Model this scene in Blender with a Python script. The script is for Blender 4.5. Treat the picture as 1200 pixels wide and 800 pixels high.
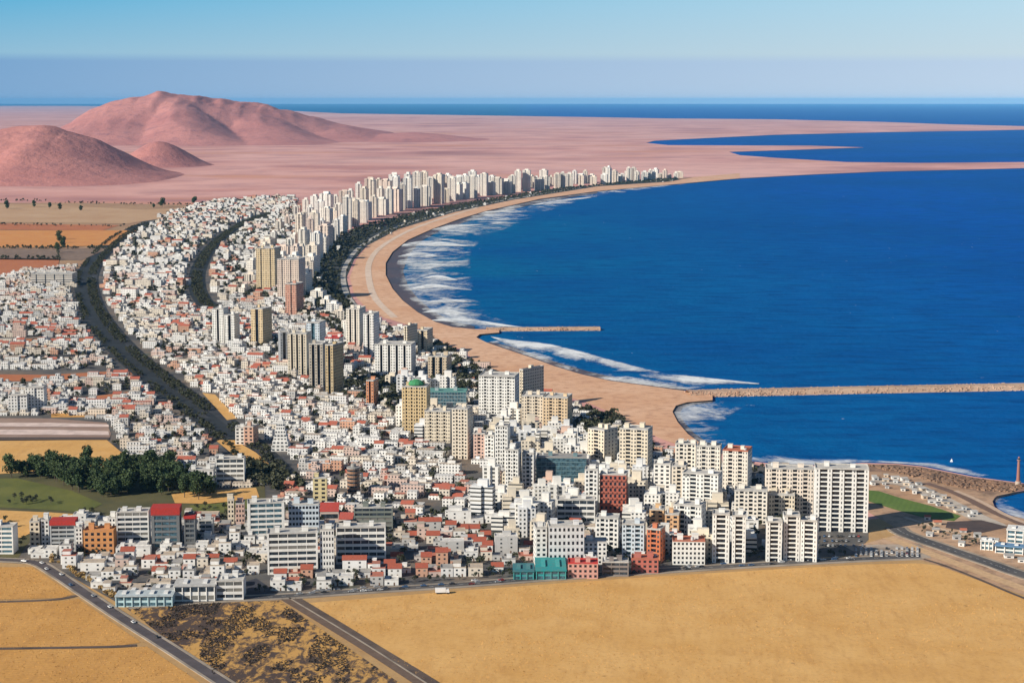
import bpy, math, random
from mathutils import Vector
from mathutils.geometry import tessellate_polygon
R = math.radians
random.seed(7)
for o in list(bpy.data.objects): bpy.data.objects.remove(o)
sc = bpy.context.scene
COL = sc.collection

# ------------------------------------------------------------------ camera, sky, sun, exposure
CAMH = 340.0; FPX = 2200.0; HOR = 117.0            # height above sea, focal length and level horizon for a 1200 px wide frame
PITCH = math.atan((400 - HOR) / FPX)
cam = bpy.data.cameras.new('camera'); camo = bpy.data.objects.new('camera', cam); COL.objects.link(camo)
cam.sensor_width = 36; cam.lens = 36 * FPX / 1200; cam.clip_start = 5; cam.clip_end = 400000
camo.location = (0, 0, CAMH); camo.rotation_euler = (R(90) - PITCH, 0, 0)
sc.camera = camo

SUN_EL = R(28); SUN_DIR = Vector((-0.84, -0.54, 0)).normalized()   # horizontal direction towards the sun
w = bpy.data.worlds.new('World'); sc.world = w; w.use_nodes = True
nt = w.node_tree; N = nt.nodes; L = nt.links
for n in list(N): N.remove(n)
def lin(r, g, b):
    f = lambda c: (c/255/12.92) if c/255 <= .04045 else ((c/255+.055)/1.055)**2.4
    return (f(r), f(g), f(b), 1)
out = N.new('ShaderNodeOutputWorld'); bg = N.new('ShaderNodeBackground'); bg.inputs[1].default_value = 0.06
sky = N.new('ShaderNodeTexSky'); sky.sky_type = 'NISHITA'; sky.sun_disc = False
sky.sun_elevation = SUN_EL; sky.sun_rotation = math.atan2(SUN_DIR.x, SUN_DIR.y); sky.altitude = 300
sky.air_density = 1.0; sky.dust_density = 0.3; sky.ozone_density = 4.0
# the low band of air above the horizon: a paler layer on the right, a blue haze bank in the lowest degree
tc = N.new('ShaderNodeTexCoord'); sep = N.new('ShaderNodeSeparateXYZ'); L.new(tc.outputs['Generated'], sep.inputs[0])
def ramp(stops):
    r = N.new('ShaderNodeValToRGB'); r.color_ramp.elements.remove(r.color_ramp.elements[1])
    for i, (p, c) in enumerate(stops):
        e = r.color_ramp.elements[0] if i == 0 else r.color_ramp.elements.new(p)
        e.position = p; e.color = c
    return r
def mapr(src, a, b, c=0, d=1):
    m = N.new('ShaderNodeMapRange'); m.inputs[1].default_value = a; m.inputs[2].default_value = b
    m.inputs[3].default_value = c; m.inputs[4].default_value = d; L.new(src, m.inputs[0]); return m.outputs[0]
ez = mapr(sep.outputs['Z'], 0, 0.06)
SKYK = 0.93/0.06/2**0.40
def lk(r, g, b):
    c = lin(r, g, b); return (c[0], c[1], c[2], 1)
rl = ramp([(0.0, lk(135,175,215)), (0.33, lk(128,172,214)), (0.40, lk(150,196,222)), (0.87, lk(100,184,224)), (1.0, lk(80,165,215))])
rr = ramp([(0.0, lk(206,224,242)), (0.32, lk(198,219,241)), (0.39, lk(206,226,236)), (0.87, lk(190,226,244)), (1.0, lk(170,215,240))])
L.new(ez, rl.inputs[0]); L.new(ez, rr.inputs[0])
mx = N.new('ShaderNodeMix'); mx.data_type = 'RGBA'
L.new(mapr(sep.outputs['X'], -0.27, 0.27), mx.inputs[0]); L.new(rl.outputs[0], mx.inputs[6]); L.new(rr.outputs[0], mx.inputs[7])
sc_ = N.new('ShaderNodeVectorMath'); sc_.operation = 'SCALE'; sc_.inputs[3].default_value = SKYK; L.new(mx.outputs[2], sc_.inputs[0])
mx2 = N.new('ShaderNodeMix'); mx2.data_type = 'RGBA'
L.new(mapr(sep.outputs['Z'], 0.055, 0.22), mx2.inputs[0]); L.new(sc_.outputs[0], mx2.inputs[6]); L.new(sky.outputs[0], mx2.inputs[7])
L.new(mx2.outputs[2], bg.inputs[0]); L.new(bg.outputs[0], out.inputs[0])

sl = bpy.data.lights.new('sun', 'SUN'); sl.energy = 5.0; sl.angle = R(0.5); sl.color = (1.0, 0.92, 0.78)
so = bpy.data.objects.new('sun', sl); COL.objects.link(so)
sd = SUN_DIR * math.cos(SUN_EL) + Vector((0, 0, math.sin(SUN_EL)))
so.rotation_euler = sd.to_track_quat('Z', 'Y').to_euler(); so.location = (-2000, -1000, 2000)
sc.view_settings.view_transform = 'Standard'; sc.view_settings.look = 'None'
sc.view_settings.exposure = 0.40; sc.view_settings.gamma = 1; sc.view_settings.use_curve_mapping = False
sc.cycles.max_bounces = 5; sc.cycles.diffuse_bounces = 3; sc.cycles.glossy_bounces = 2; sc.cycles.volume_bounces = 0
sc.cycles.transparent_max_bounces = 12; sc.cycles.use_denoising = True
sc.cycles.caustics_reflective = False; sc.cycles.caustics_refractive = False

# ------------------------------------------------------------------ helpers: ground points seen at a pixel of the photograph
CP, SP = math.cos(PITCH), math.sin(PITCH)
LANDZ = 2.0
def G(px, py, z=LANDZ):
    a, b = (px - 600) / FPX, (400 - py) / FPX
    dy, dz = CP + b * SP, -SP + b * CP
    t = (z - CAMH) / dz
    return Vector((a * t, dy * t, z))
def P(x, y, z=LANDZ):
    dz = z - CAMH
    D = y * CP - dz * SP; v = y * SP + dz * CP
    return 600 + FPX * x / D, 400 - FPX * v / D
def mpp(p): return (p.y * CP - (p.z - CAMH) * SP) / FPX        # metres per pixel at a point
def inpoly(x, y, poly):
    c = False; j = len(poly) - 1
    for i in range(len(poly)):
        xi, yi = poly[i]; xj, yj = poly[j]
        if (yi > y) != (yj > y) and x < (xj - xi) * (y - yi) / (yj - yi) + xi: c = not c
        j = i
    return c
def tag(o, label=None, cat=None, group=None, kind=None):
    if label: o['label'] = label
    if cat: o['category'] = cat
    if group: o['group'] = group
    if kind: o['kind'] = kind
    return o
def link(o, parent=None):
    COL.objects.link(o)
    if parent: o.parent = parent
    return o
def empty(name, loc, rz=0):
    o = bpy.data.objects.new(name, None); o.location = loc; o.rotation_euler = (0, 0, rz); o.empty_display_size = 2
    return link(o)

# ------------------------------------------------------------------ materials
class Mat:
    def __init__(s, name):
        s.m = bpy.data.materials.new(name); s.m.use_nodes = True
        s.t = s.m.node_tree; s.b = s.t.nodes['Principled BSDF']; s.out = s.t.nodes['Material Output']
        s.b.inputs['Roughness'].default_value = 0.85; s.b.inputs['Specular IOR Level'].default_value = 0.25
    def n(s, kind, **kw):
        x = s.t.nodes.new('ShaderNode' + kind)
        for k, v in kw.items(): setattr(x, k, v)
        return x
    def l(s, a, b): s.t.links.new(a, b)
    def val(s, sock, v):
        if hasattr(v, 'is_linked') or hasattr(v, 'links'): s.l(v, sock)
        else: sock.default_value = v
    def math(s, op, a, b=0.0, c=0.0):
        x = s.n('Math', operation=op); s.val(x.inputs[0], a); s.val(x.inputs[1], b); s.val(x.inputs[2], c); return x.outputs[0]
    def mix(s, f, a, b, mode='MIX'):
        x = s.n('Mix', data_type='RGBA', blend_type=mode); s.val(x.inputs[0], f); s.val(x.inputs[6], a); s.val(x.inputs[7], b); return x.outputs[2]
    def coord(s, kind='Object', scale=(1,1,1), rot=(0,0,0)):
        c = s.n('TexCoord'); mp = s.n('Mapping'); s.l(c.outputs[kind], mp.inputs[0])
        mp.inputs['Scale'].default_value = scale; mp.inputs['Rotation'].default_value = rot; return mp.outputs[0]
    def noise(s, vec, scale, detail=4, rough=.55, dist=0):
        x = s.n('TexNoise'); s.l(vec, x.inputs['Vector']); x.inputs['Scale'].default_value = scale
        x.inputs['Detail'].default_value = detail; x.inputs['Roughness'].default_value = rough; x.inputs['Distortion'].default_value = dist
        return x.outputs['Fac']
    def rng(s, v, a, b, c=0, d=1):
        x = s.n('MapRange'); s.l(v, x.inputs[0])
        for i, q in enumerate((a, b, c, d)): x.inputs[i+1].default_value = q
        return x.outputs[0]
    def ramp(s, f, stops):
        r = s.n('ValToRGB'); r.color_ramp.elements.remove(r.color_ramp.elements[1])
        for i, (p, c) in enumerate(stops):
            e = r.color_ramp.elements[0] if i == 0 else r.color_ramp.elements.new(p)
            e.position = p; e.color = (*c[:3], 1)
        s.l(f, r.inputs[0]); return r.outputs[0]
    def bump(s, h, strength=.5, dist=1):
        x = s.n('Bump'); x.inputs['Strength'].default_value = strength; x.inputs['Distance'].default_value = dist
        s.l(h, x.inputs['Height']); s.l(x.outputs[0], s.b.inputs['Normal'])
    def base(s, c): s.val(s.b.inputs['Base Color'], c)

def simple(name, col, rough=.85, var=.15, scale=.3):
    m = Mat(name); v = m.coord('Object'); n = m.noise(v, scale, 5)
    m.base(m.mix(m.rng(n, .3, .7), (*[c*(1-var) for c in col], 1), (*[min(1, c*(1+var)) for c in col], 1))); m.b.inputs['Roughness'].default_value = rough
    return m.m

def wall_mat(name, source):
    m = Mat(name)
    if source == 'obj': c = m.n('ObjectInfo').outputs['Color']
    else:
        a = m.n('Attribute'); a.attribute_name = 'paint'; c = a.outputs['Color']
    v = m.coord('Object'); n = m.noise(v, .12, 6, .65)
    vs = m.coord('Object', (1, 1, .06)); st = m.noise(vs, 1.1, 4, .6)
    c = m.mix(m.rng(n, .35, .75, 0, .30), c, (.30, .28, .25, 1))
    c = m.mix(m.rng(st, .55, .8, 0, .35), c, (.20, .19, .18, 1))
    m.base(c); return m.m
WALL = wall_mat('painted_render', 'obj'); WALLA = wall_mat('painted_render_many', 'attr')

def facade_mat(name, source, cu, cv, ww, wh, soft=.03):
    m = Mat(name)
    if source == 'obj': c = m.n('ObjectInfo').outputs['Color']
    else:
        a = m.n('Attribute'); a.attribute_name = 'paint'; c = a.outputs['Color']
    uv = m.n('UVMap'); uv.uv_map = 'uv'; sp = m.n('SeparateXYZ'); m.l(uv.outputs[0], sp.inputs[0])
    u = m.math('DIVIDE', sp.outputs[0], cu); vv = m.math('DIVIDE', sp.outputs[1], cv)
    def win(x, wd):
        f = m.math('ABSOLUTE', m.math('SUBTRACT', m.math('FRACT', x), .5)); return m.math('LESS_THAN', f, wd/2)
    mask = m.math('MULTIPLY', win(u, ww), win(vv, wh))
    cb = m.n('CombineXYZ'); m.l(m.math('FLOOR', u), cb.inputs[0]); m.l(m.math('FLOOR', vv), cb.inputs[1])
    wn = m.n('TexWhiteNoise'); m.l(cb.outputs[0], wn.inputs['Vector'])
    glass = m.ramp(wn.outputs['Value'], [(0, (.015,.02,.028)), (.55, (.035,.045,.055)), (.8, (.09,.09,.085)), (1, (.28,.26,.22))])
    v = m.coord('Object'); n = m.noise(v, .1, 5, .6)
    c = m.mix(m.rng(n, .4, .75, 0, .28), c, (.30, .28, .25, 1))
    fl = m.math('LESS_THAN', m.math('FRACT', vv), .07)
    c = m.mix(m.math('MULTIPLY', fl, .3), c, (.2, .19, .18, 1))
    m.base(m.mix(mask, c, glass)); m.val(m.b.inputs['Roughness'], m.rng(mask, 0, 1, .85, .2))
    return m.m
FACADES = [facade_mat('facade_punched_windows', 'obj', 3.2, 3.4, .48, .5), facade_mat('facade_balcony_stacks', 'obj', 5.2, 3.4, .5, .62),
           facade_mat('facade_ribbon_windows', 'obj', 60, 3.4, 1.0, .42), facade_mat('facade_narrow_stacks', 'obj', 3.6, 40, .32, .96)]
HOUSEW = facade_mat('house_walls_with_windows', 'attr', 2.9, 3.0, .46, .5)

def glass_mat(name, col, rough=.12):
    m = Mat(name); v = m.coord('Object'); n = m.noise(v, .35, 2)
    cg = m.mix(m.rng(n, .42, .6), (*[c*.6 for c in col], 1), (*[c*1.5 for c in col], 1)); oi = m.n('ObjectInfo'); cg = m.mix(m.rng(oi.outputs['Random'], .72, .95, 0, .6 if name == 'dark_window_glass' else 0), cg, (.30,.28,.24, 1)); m.base(cg)
    m.b.inputs['Roughness'].default_value = rough; m.b.inputs['Specular IOR Level'].default_value = .5; return m.m
GLASS = glass_mat('dark_window_glass', (.03, .04, .052)); GLASSB = glass_mat('blue_curtain_glass', (.05, .10, .13)); GLASSD = glass_mat('near_black_glass', (.014, .02, .03))

def roof_mat(name, source):
    m = Mat(name)
    if source == 'obj': c = m.n('ObjectInfo').outputs['Color']
    else:
        a = m.n('Attribute'); a.attribute_name = 'paint'; c = a.outputs['Color']
    v = m.coord('Object'); n = m.noise(v, .35, 6, .7)
    m.base(m.mix(m.rng(n, .42, .72, 0, .55), c, (.16, .145, .13, 1))); return m.m
ROOF = roof_mat('flat_roof', 'obj'); ROOFA = roof_mat('flat_roof_many', 'attr')
def tile_mat(name, source):
    m = Mat(name)
    if source == 'obj': c = m.n('ObjectInfo').outputs['Color']
    else:
        a = m.n('Attribute'); a.attribute_name = 'paint'; c = a.outputs['Color']
    v = m.coord('Object'); n = m.noise(v, .8, 4, .7)
    wv = m.n('TexWave'); wv.inputs['Scale'].default_value = 1.2; m.l(v, wv.inputs['Vector'])
    c = m.mix(m.rng(n, .35, .7, 0, .5), c, (.13, .05, .035, 1)); c = m.mix(m.math('MULTIPLY', wv.outputs['Fac'], .25), c, (.08, .03, .02, 1))
    m.base(c); return m.m
TILE = tile_mat('clay_roof_tiles', 'obj')

def leaf_mat(name, a, b):
    m = Mat(name); g = m.n('NewGeometry'); 
    v = m.coord('Object'); n = m.noise(v, .5, 3)
    c = m.mix(m.rng(n, .35, .65), (*a, 1), (*b, 1)); oi = m.n('ObjectInfo'); c = m.mix(m.math('MULTIPLY', oi.outputs['Random'], .45), c, (b[0]*1.5, b[1]*1.05, b[2]*.8, 1)); c = m.mix(m.math('MULTIPLY', g.outputs['Random Per Island'], .5), c, (b[0]*1.3, b[1]*1.25, b[2]*1.1, 1))
    m.base(c); m.b.inputs['Roughness'].default_value = .7; return m.m
LEAF = leaf_mat('dark_tree_leaves', (.020, .042, .020), (.052, .085, .034))
LEAFD = leaf_mat('street_tree_leaves', (.018, .026, .020), (.045, .055, .032))
BARK = simple('tree_bark', (.10, .075, .055))

# ------------------------------------------------------------------ mesh builder
class MB:
    def __init__(s): s.v = []; s.f = []; s.mi = []; s.c = []; s.uv = []
    def face(s, pts, mi=0, col=(1,1,1), uv=None):
        i = len(s.v); s.v.extend(pts); s.f.append(tuple(range(i, i+len(pts)))); s.mi.append(mi); s.c.append(col)
        s.uv.extend(uv if uv else [(0, 0)]*len(pts))
    def box(s, x0, x1, y0, y1, z0, z1, ms=0, mt=None, col=(1,1,1), ct=None, fr=None, bottom=False):
        if mt is None: mt = ms
        if ct is None: ct = col
        if fr: cx, cy, rz = fr; ca, sa = math.cos(rz), math.sin(rz); T = lambda x, y, z: (cx + x*ca - y*sa, cy + x*sa + y*ca, z)
        else: T = lambda x, y, z: (x, y, z)
        w, d, h = x1-x0, y1-y0, z1-z0
        q = lambda a: [(0, 0), (a, 0), (a, h), (0, h)]
        s.face([T(x0,y0,z0), T(x1,y0,z0), T(x1,y0,z1), T(x0,y0,z1)], ms, col, q(w))
        s.face([T(x1,y0,z0), T(x1,y1,z0), T(x1,y1,z1), T(x1,y0,z1)], ms, col, q(d))
        s.face([T(x1,y1,z0), T(x0,y1,z0), T(x0,y1,z1), T(x1,y1,z1)], ms, col, q(w))
        s.face([T(x0,y1,z0), T(x0,y0,z0), T(x0,y0,z1), T(x0,y1,z1)], ms, col, q(d))
        s.face([T(x0,y0,z1), T(x1,y0,z1), T(x1,y1,z1), T(x0,y1,z1)], mt, ct)
        if bottom: s.face([T(x0,y1,z0), T(x1,y1,z0), T(x1,y0,z0), T(x0,y0,z0)], ms, col)
    def gable(s, x0, x1, y0, y1, z0, z1, mr=0, mw=0, cr=(1,1,1), cw=(1,1,1), fr=None, ov=.4):
        if fr: cx, cy, rz = fr; ca, sa = math.cos(rz), math.sin(rz); T = lambda x, y, z: (cx + x*ca - y*sa, cy + x*sa + y*ca, z)
        else: T = lambda x, y, z: (x, y, z)
        ym = (y0+y1)/2
        a0, a1, b0, b1 = x0-ov, x1+ov, y0-ov, y1+ov
        s.face([T(a0,b0,z0-.1), T(a1,b0,z0-.1), T(a1,ym,z1), T(a0,ym,z1)], mr, cr)
        s.face([T(a1,b1,z0-.1), T(a0,b1,z0-.1), T(a0,ym,z1), T(a1,ym,z1)], mr, cr)
        s.face([T(x0,y1,z0), T(x0,y0,z0), T(x0,ym,z1-.15)], mw, cw); s.face([T(x1,y0,z0), T(x1,y1,z0), T(x1,ym,z1-.15)], mw, cw)
    def prism(s, pts, z0, z1, ms=0, mt=0, col=(1,1,1), ct=None, scale_top=1.0):
        n = len(pts); top = [(x*scale_top, y*scale_top) for x, y in pts]; run = 0
        for i in range(n):
            a, b = pts[i], pts[(i+1) % n]; ta, tb = top[i], top[(i+1) % n]; ln = math.dist(a, b)
            s.face([(*a, z0), (*b, z0), (*tb, z1), (*ta, z1)], ms, col, [(run, 0), (run+ln, 0), (run+ln, z1-z0), (run, z1-z0)]); run += ln
        s.face([(*p, z1) for p in top], mt, ct or col)
    def mesh(s, name, mats):
        me = bpy.data.meshes.new(name); me.from_pydata(s.v, [], s.f)
        for m in mats: me.materials.append(m)
        me.polygons.foreach_set('material_index', s.mi)
        u = me.uv_layers.new(name='uv'); u.data.foreach_set('uv', [q for t in s.uv for q in t])
        if any(c != (1,1,1) for c in s.c):
            a = me.attributes.new('paint', 'FLOAT_COLOR', 'FACE'); a.data.foreach_set('color', [q for c in s.c for q in (*c, 1)])
        me.update(); return me
    def build(s, name, mats, parent=None, color=None):
        if not isinstance(mats, (list, tuple)): mats = [mats]
        o = bpy.data.objects.new(name, s.mesh(name, mats))
        if color: o.color = (*color, 1)
        return link(o, parent)
def inst(name, me, parent=None, loc=(0,0,0), color=None, rz=0, scale=None):
    o = bpy.data.objects.new(name, me); o.location = loc; o.rotation_euler = (0,0,rz)
    if color: o.color = (*color, 1)
    if scale: o.scale = scale
    return link(o, parent)

def sheet(name, pts, mat, z, kind='structure', raw=False):
    vs = [Vector((p[0], p[1], z)) for p in pts] if raw else [G(p[0], p[1], z) for p in pts]
    tris = tessellate_polygon([vs]); fs = []
    for t in tris:
        a, b, c = (vs[i] for i in t)
        fs.append(t if (b-a).cross(c-a).z > 0 else t[::-1])
    me = bpy.data.meshes.new(name); me.from_pydata([tuple(v) for v in vs], [], fs); me.materials.append(mat); me.update()
    o = link(bpy.data.objects.new(name, me)); o['kind'] = kind; return o
def smooth(pts, n=6):
    r = []
    for i in range(len(pts)-1):
        p0 = pts[max(i-1, 0)]; p1 = pts[i]; p2 = pts[i+1]; p3 = pts[min(i+2, len(pts)-1)]
        for k in range(n):
            t = k/n; r.append(tuple(.5*(2*b + (c-a)*t + (2*a-5*b+4*c-d)*t*t + (3*b-a-3*c+d)*t**3) for a, b, c, d in zip(p0, p1, p2, p3)))
    r.append(tuple(pts[-1])); return r
def path(pts, n=6, z=LANDZ): return [G(p[0], p[1], z) for p in smooth(pts, n)]
def ribbon(name, ctr, half, mat, z, kind='structure', off=0.0):
    mb = MB(); n = len(ctr); L_, R_ = [], []; run = 0; us = []
    for i, p in enumerate(ctr):
        a = ctr[max(i-1, 0)]; b = ctr[min(i+1, n-1)]; t = (b-a); t.z = 0; t.normalize(); nm = Vector((-t.y, t.x, 0))
        h = half[i] if isinstance(half, list) else half
        if i: run += (p-ctr[i-1]).length
        us.append(run); L_.append(p + nm*(off+h)); R_.append(p + nm*(off-h))
    for i in range(n-1):
        q = [R_[i], R_[i+1], L_[i+1], L_[i]]
        mb.face([(v.x, v.y, z) for v in q], 0, (1,1,1), [(us[i], 0), (us[i+1], 0), (us[i+1], 1), (us[i], 1)])
    o = mb.build(name, mat); o['kind'] = kind; return o

# ------------------------------------------------------------------ setting: sea, land, beach, fields, roads
def sea_mat():
    m = Mat('sea_water'); v = m.coord('Object')
    vr = m.coord('Object', (.35, 1, 1)); n5 = m.noise(vr, 1/28, 5, .65); n1 = m.noise(v, 1/900, 4, .6); n2 = m.noise(v, 1/14, 5, .65); n3 = m.noise(v, 1/90, 4, .6)
    sp = m.n('SeparateXYZ'); m.l(v, sp.inputs[0])
    dx = m.rng(sp.outputs[0], -250, 1100)
    dy = m.rng(sp.outputs[1], 1500, 6000)
    c = m.mix(dx, (.001, .125, .25, 1), (.0, .080, .385, 1))
    c = m.mix(m.rng(n1, .38, .62, 0, .7), c, (.0, .066, .265, 1))
    c = m.mix(m.rng(n5, .44, .66, 0, .8), c, (.0, .050, .20, 1)); c = m.mix(m.rng(n3, .5, .75, 0, .35), c, (.0, .11, .30, 1))
    wc = m.math('MULTIPLY', m.rng(m.noise(v, 1/22, 3, .7), .715, .745), m.rng(m.noise(v, 1/350, 2), .45, .6))
    c = m.mix(m.math('MULTIPLY', wc, .8), c, (.75, .8, .82, 1))
    df = m.n('BsdfDiffuse'); m.l(c, df.inputs[0]); gs = m.n('BsdfGlossy'); gs.inputs['Roughness'].default_value = .3; mg = m.n('MixShader'); mg.inputs[0].default_value = .018
    m.l(df.outputs[0], mg.inputs[1]); m.l(gs.outputs[0], mg.inputs[2]); m.l(mg.outputs[0], m.out.inputs[0])
    m.bump(m.math('ADD', n2, m.math('MULTIPLY', n3, 2.0)), .6, 2.5)
    for q in (df, gs): m.l(m.b.inputs['Normal'].links[0].from_socket, q.inputs['Normal'])
    return m.m
S = 150000
sheet('sea', [(-S, -3000), (S, -3000), (S, 155000), (-S, 155000)], sea_mat(), 0, raw=True)

def desert_mat():
    m = Mat('pink_desert'); v = m.coord('Object')
    n1 = m.noise(v, 1/1400, 5, .55); n2 = m.noise(v, 1/420, 6, .68); n3 = m.noise(v, 1/6000, 3)
    c = m.ramp(n1, [(.30, (.34,.155,.145)), (.43, (.56,.275,.235)), (.52, (.66,.36,.31)), (.60, (.56,.27,.225)), (.70, (.42,.19,.17))])
    c = m.mix(m.rng(n2, .46, .68, 0, .62), c, (.30,.145,.15, 1)); n7 = m.noise(m.coord('Object', (.5, 1, 1)), 1/900, 5, .6); c = m.mix(m.rng(n7, .55, .65, 0, .7), c, (.55,.25,.15, 1)); c = m.mix(m.rng(n3, .5, .65, 0, .5), c, (.72,.45,.40, 1))
    m.base(c); return m.m
DESERT = desert_mat()
coast = [(1600,660),(1300,628),(1200,609),(1180,602),(1166,594),(1162,587),(1168,581),(1185,577),(1202,574),(1208,570),(1200,566),(1170,562),(1140,558),
 (1110,552),(1080,546),(1050,543),(1010,542),(960,545),(915,544),(880,540),(850,533),(825,522),(806,508),(794,494),(788,482),(792,475),(805,471),(835,468.5),(835,461),(800,457.5),
 (760,452),(715,446),(680,438),(650,429),(620,418),(590,408),(570,401),(558,395),(562,391.5),(585,389.5),(585,385.5),(555,385.5),(530,383),(510,377),(490,366),(472,352),(460,338),(452,322),
 (452,308),(460,295),(478,281),(507,268),(540,256),(570,247),(633,233),(700,224),(783,216.5),(867,209),(950,204.5),(1033,201),(1117,199),(1200,197),(1400,194),(1400,190),(1200,190),(1075,191),
 (992,190),(908,185),(867,182),(854,178),(887,177),(950,175),(1012,172.8),(950,170.8),(867,170.6),(783,170.2),(757,167.5),(767,165),(825,162),(908,158),(1033,155),(1158,153),(1200,152),(1300,150.5),
 (1300,149),(1200,148),(1117,146),(1033,143),(908,140),(783,139),(700,137.5),(400,133),(300,128),(90,124.3),(-300,124)]
land = [G(*p)[:2] for p in coast] + [(-60000, 50000), (-20000, 3000), (-6000, -2500), (6000, -2500), (4000, 800)]
sheet('desert_plain', land, DESERT, LANDZ, raw=True)
# skirt so the land edge has a real face down to the water
mb = MB(); gl = [G(*p) for p in coast]
for a, b in zip(gl, gl[1:]):
    mb.face([(a.x, a.y, -1), (b.x, b.y, -1), (b.x, b.y, LANDZ), (a.x, a.y, LANDZ)])
mb.build('shore_edge', simple('wet_shore_earth', (.34, .20, .14)))['kind'] = 'structure'

def sand_mat(name, a, b, d):
    m = Mat(name); v = m.coord('Object'); n = m.noise(v, 1/14, 7, .72); n2 = m.noise(v, 1/120, 4)
    c = m.mix(m.rng(n2, .35, .65), (*a, 1), (*b, 1)); c = m.mix(m.rng(n, .46, .66, 0, .75), c, (*d, 1)); m.base(c); return m.m
SAND = sand_mat('beach_sand', (.60, .34, .20), (.68, .43, .28), (.42, .21, .12))
WETS = sand_mat('wet_dark_sand', (.060, .060, .085), (.10, .075, .090), (.045, .05, .075))
TANG = sand_mat('sandy_waste_ground', (.42, .25, .145), (.52, .35, .23), (.17, .11, .075))
i0 = coast.index((850,533)); i1 = coast.index((867,209))
sea_side = coast[i0:i1+1]
inland = [(867,203),(790,209.5),(700,216),(600,232),(533,246),(467,266),(433,286),(418,303),(410,325),(415,345),(430,362),(450,372),(470,378),(500,388),(505,398),(520,403),(545,410),(556,424),(600,440),(655,462),(690,472),(715,483),(745,500),(775,514),(820,530)]
sheet('beach', sea_side + inland, SAND, LANDZ + .25)
# track along the beach
ribbon('beach_track', path([(462,372),(440,350),(432,325),(434,305),(450,287),(490,266),(560,243)], 6), 6, sand_mat('trodden_pale_sand', (.62,.48,.37), (.66,.52,.42), (.5,.35,.25)), LANDZ + .5)
wet_out = [(700,226.5),(640,236),(575,251),(520,268),(492,283),(478,300),(472,318),(478,335),(490,350),(508,365),(530,376),(556,382)]
wet_in = [(556,385.5),(530,383),(510,377),(490,366),(472,352),(460,338),(452,322),(452,308),(460,295),(478,281),(507,268),(540,256),(570,247),(633,233),(700,224)]
sheet('wet_sand', wet_out + wet_in, WETS, .5)
sheet('wet_sand', [(800,457.5),(760,452),(715,446),(680,438),(650,429),(620,418),(590,408),(570,401),(576,400.5),(600,406),(630,417),(660,426.5),(690,435),(722,442.5),(765,449),(806,455)], WETS, .5)
sheet('wet_sand', [(850,533),(825,522),(806,508),(794,494),(788,482),(792,475),(805,471),(835,468.5),(835,471),(810,474),(799,478),(796,484),(801,494),(812,506),(830,519),(852,529)], WETS, .5)

def surf_mat(name, seed, cover):
    m = Mat(name); uv = m.n('UVMap'); uv.uv_map = 'uv'; sp = m.n('SeparateXYZ'); m.l(uv.outputs[0], sp.inputs[0])
    v = m.coord('Object', (1, .8, 1)); mp = m.n('Mapping'); m.l(v, mp.inputs[0]); mp.inputs['Location'].default_value = (seed*137, seed*71, 0); v = mp.outputs[0]
    n = m.noise(v, 1/75, 8, .66, .8); nb = m.noise(v, 1/260, 3, .5)
    across = sp.outputs[1]
    env = m.math('MULTIPLY', m.rng(across, 0, .12), m.rng(across, 1, .45))
    th = m.math('ADD', m.math('MULTIPLY', env, .16*cover), m.math('MULTIPLY', m.math('SUBTRACT', nb, .5), .45))
    f = m.math('ADD', n, th); fine = m.noise(v, 1/9, 5, .7); f = m.math('ADD', f, m.math('MULTIPLY', m.math('SUBTRACT', fine, .5), .30)); mask = m.math('MULTIPLY', m.math('MULTIPLY', m.rng(f, .55, .82), .86), m.rng(env, 0, .08))
    m.base((.82, .84, .85, 1)); m.b.inputs['Roughness'].default_value = .9
    tr = m.n('BsdfTransparent'); mxs = m.n('MixShader'); m.l(mask, mxs.inputs[0]); m.l(tr.outputs[0], mxs.inputs[1]); m.l(m.b.outputs[0], mxs.inputs[2]); m.l(mxs.outputs[0], m.out.inputs[0])
    return m.m
def surf(inner, outer, mat, z=.9, n=6):
    a = smooth(inner, n); b = smooth(outer, n); mb = MB(); run = 0
    A = [G(*p, z) for p in a]; B = [G(*p, z) for p in b]; K = 6
    for i in range(len(A)-1):
        ln = (A[i+1]-A[i]).length
        for k in range(K):
            t0, t1 = k/K, (k+1)/K
            q = [A[i].lerp(B[i], t0), A[i+1].lerp(B[i+1], t0), A[i+1].lerp(B[i+1], t1), A[i].lerp(B[i], t1)]
            mb.face([tuple(p) for p in q], 0, (1,1,1), [(run, t0), (run+ln, t0), (run+ln, t1), (run, t1)])
        run += ln
    mb.build('breaking_surf', mat)['kind'] = 'stuff'
surf([(800,213.5),(700,224.6),(633,234),(570,248),(515,267),(478,288),(466,305),(463,320),(468,336),(482,352),(503,368),(530,380.5),(562,384.8),(640,385)],
     [(810,215),(712,228.5),(665,240),(625,255),(585,272),(560,286),(552,300),(553,320),(556,338),(562,352),(572,365),(590,375),(625,382.5),(690,384.2)], surf_mat('surf_foam', 1, .82))
BRK = surf_mat('breaking_line_foam', 7, 1.55)
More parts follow.
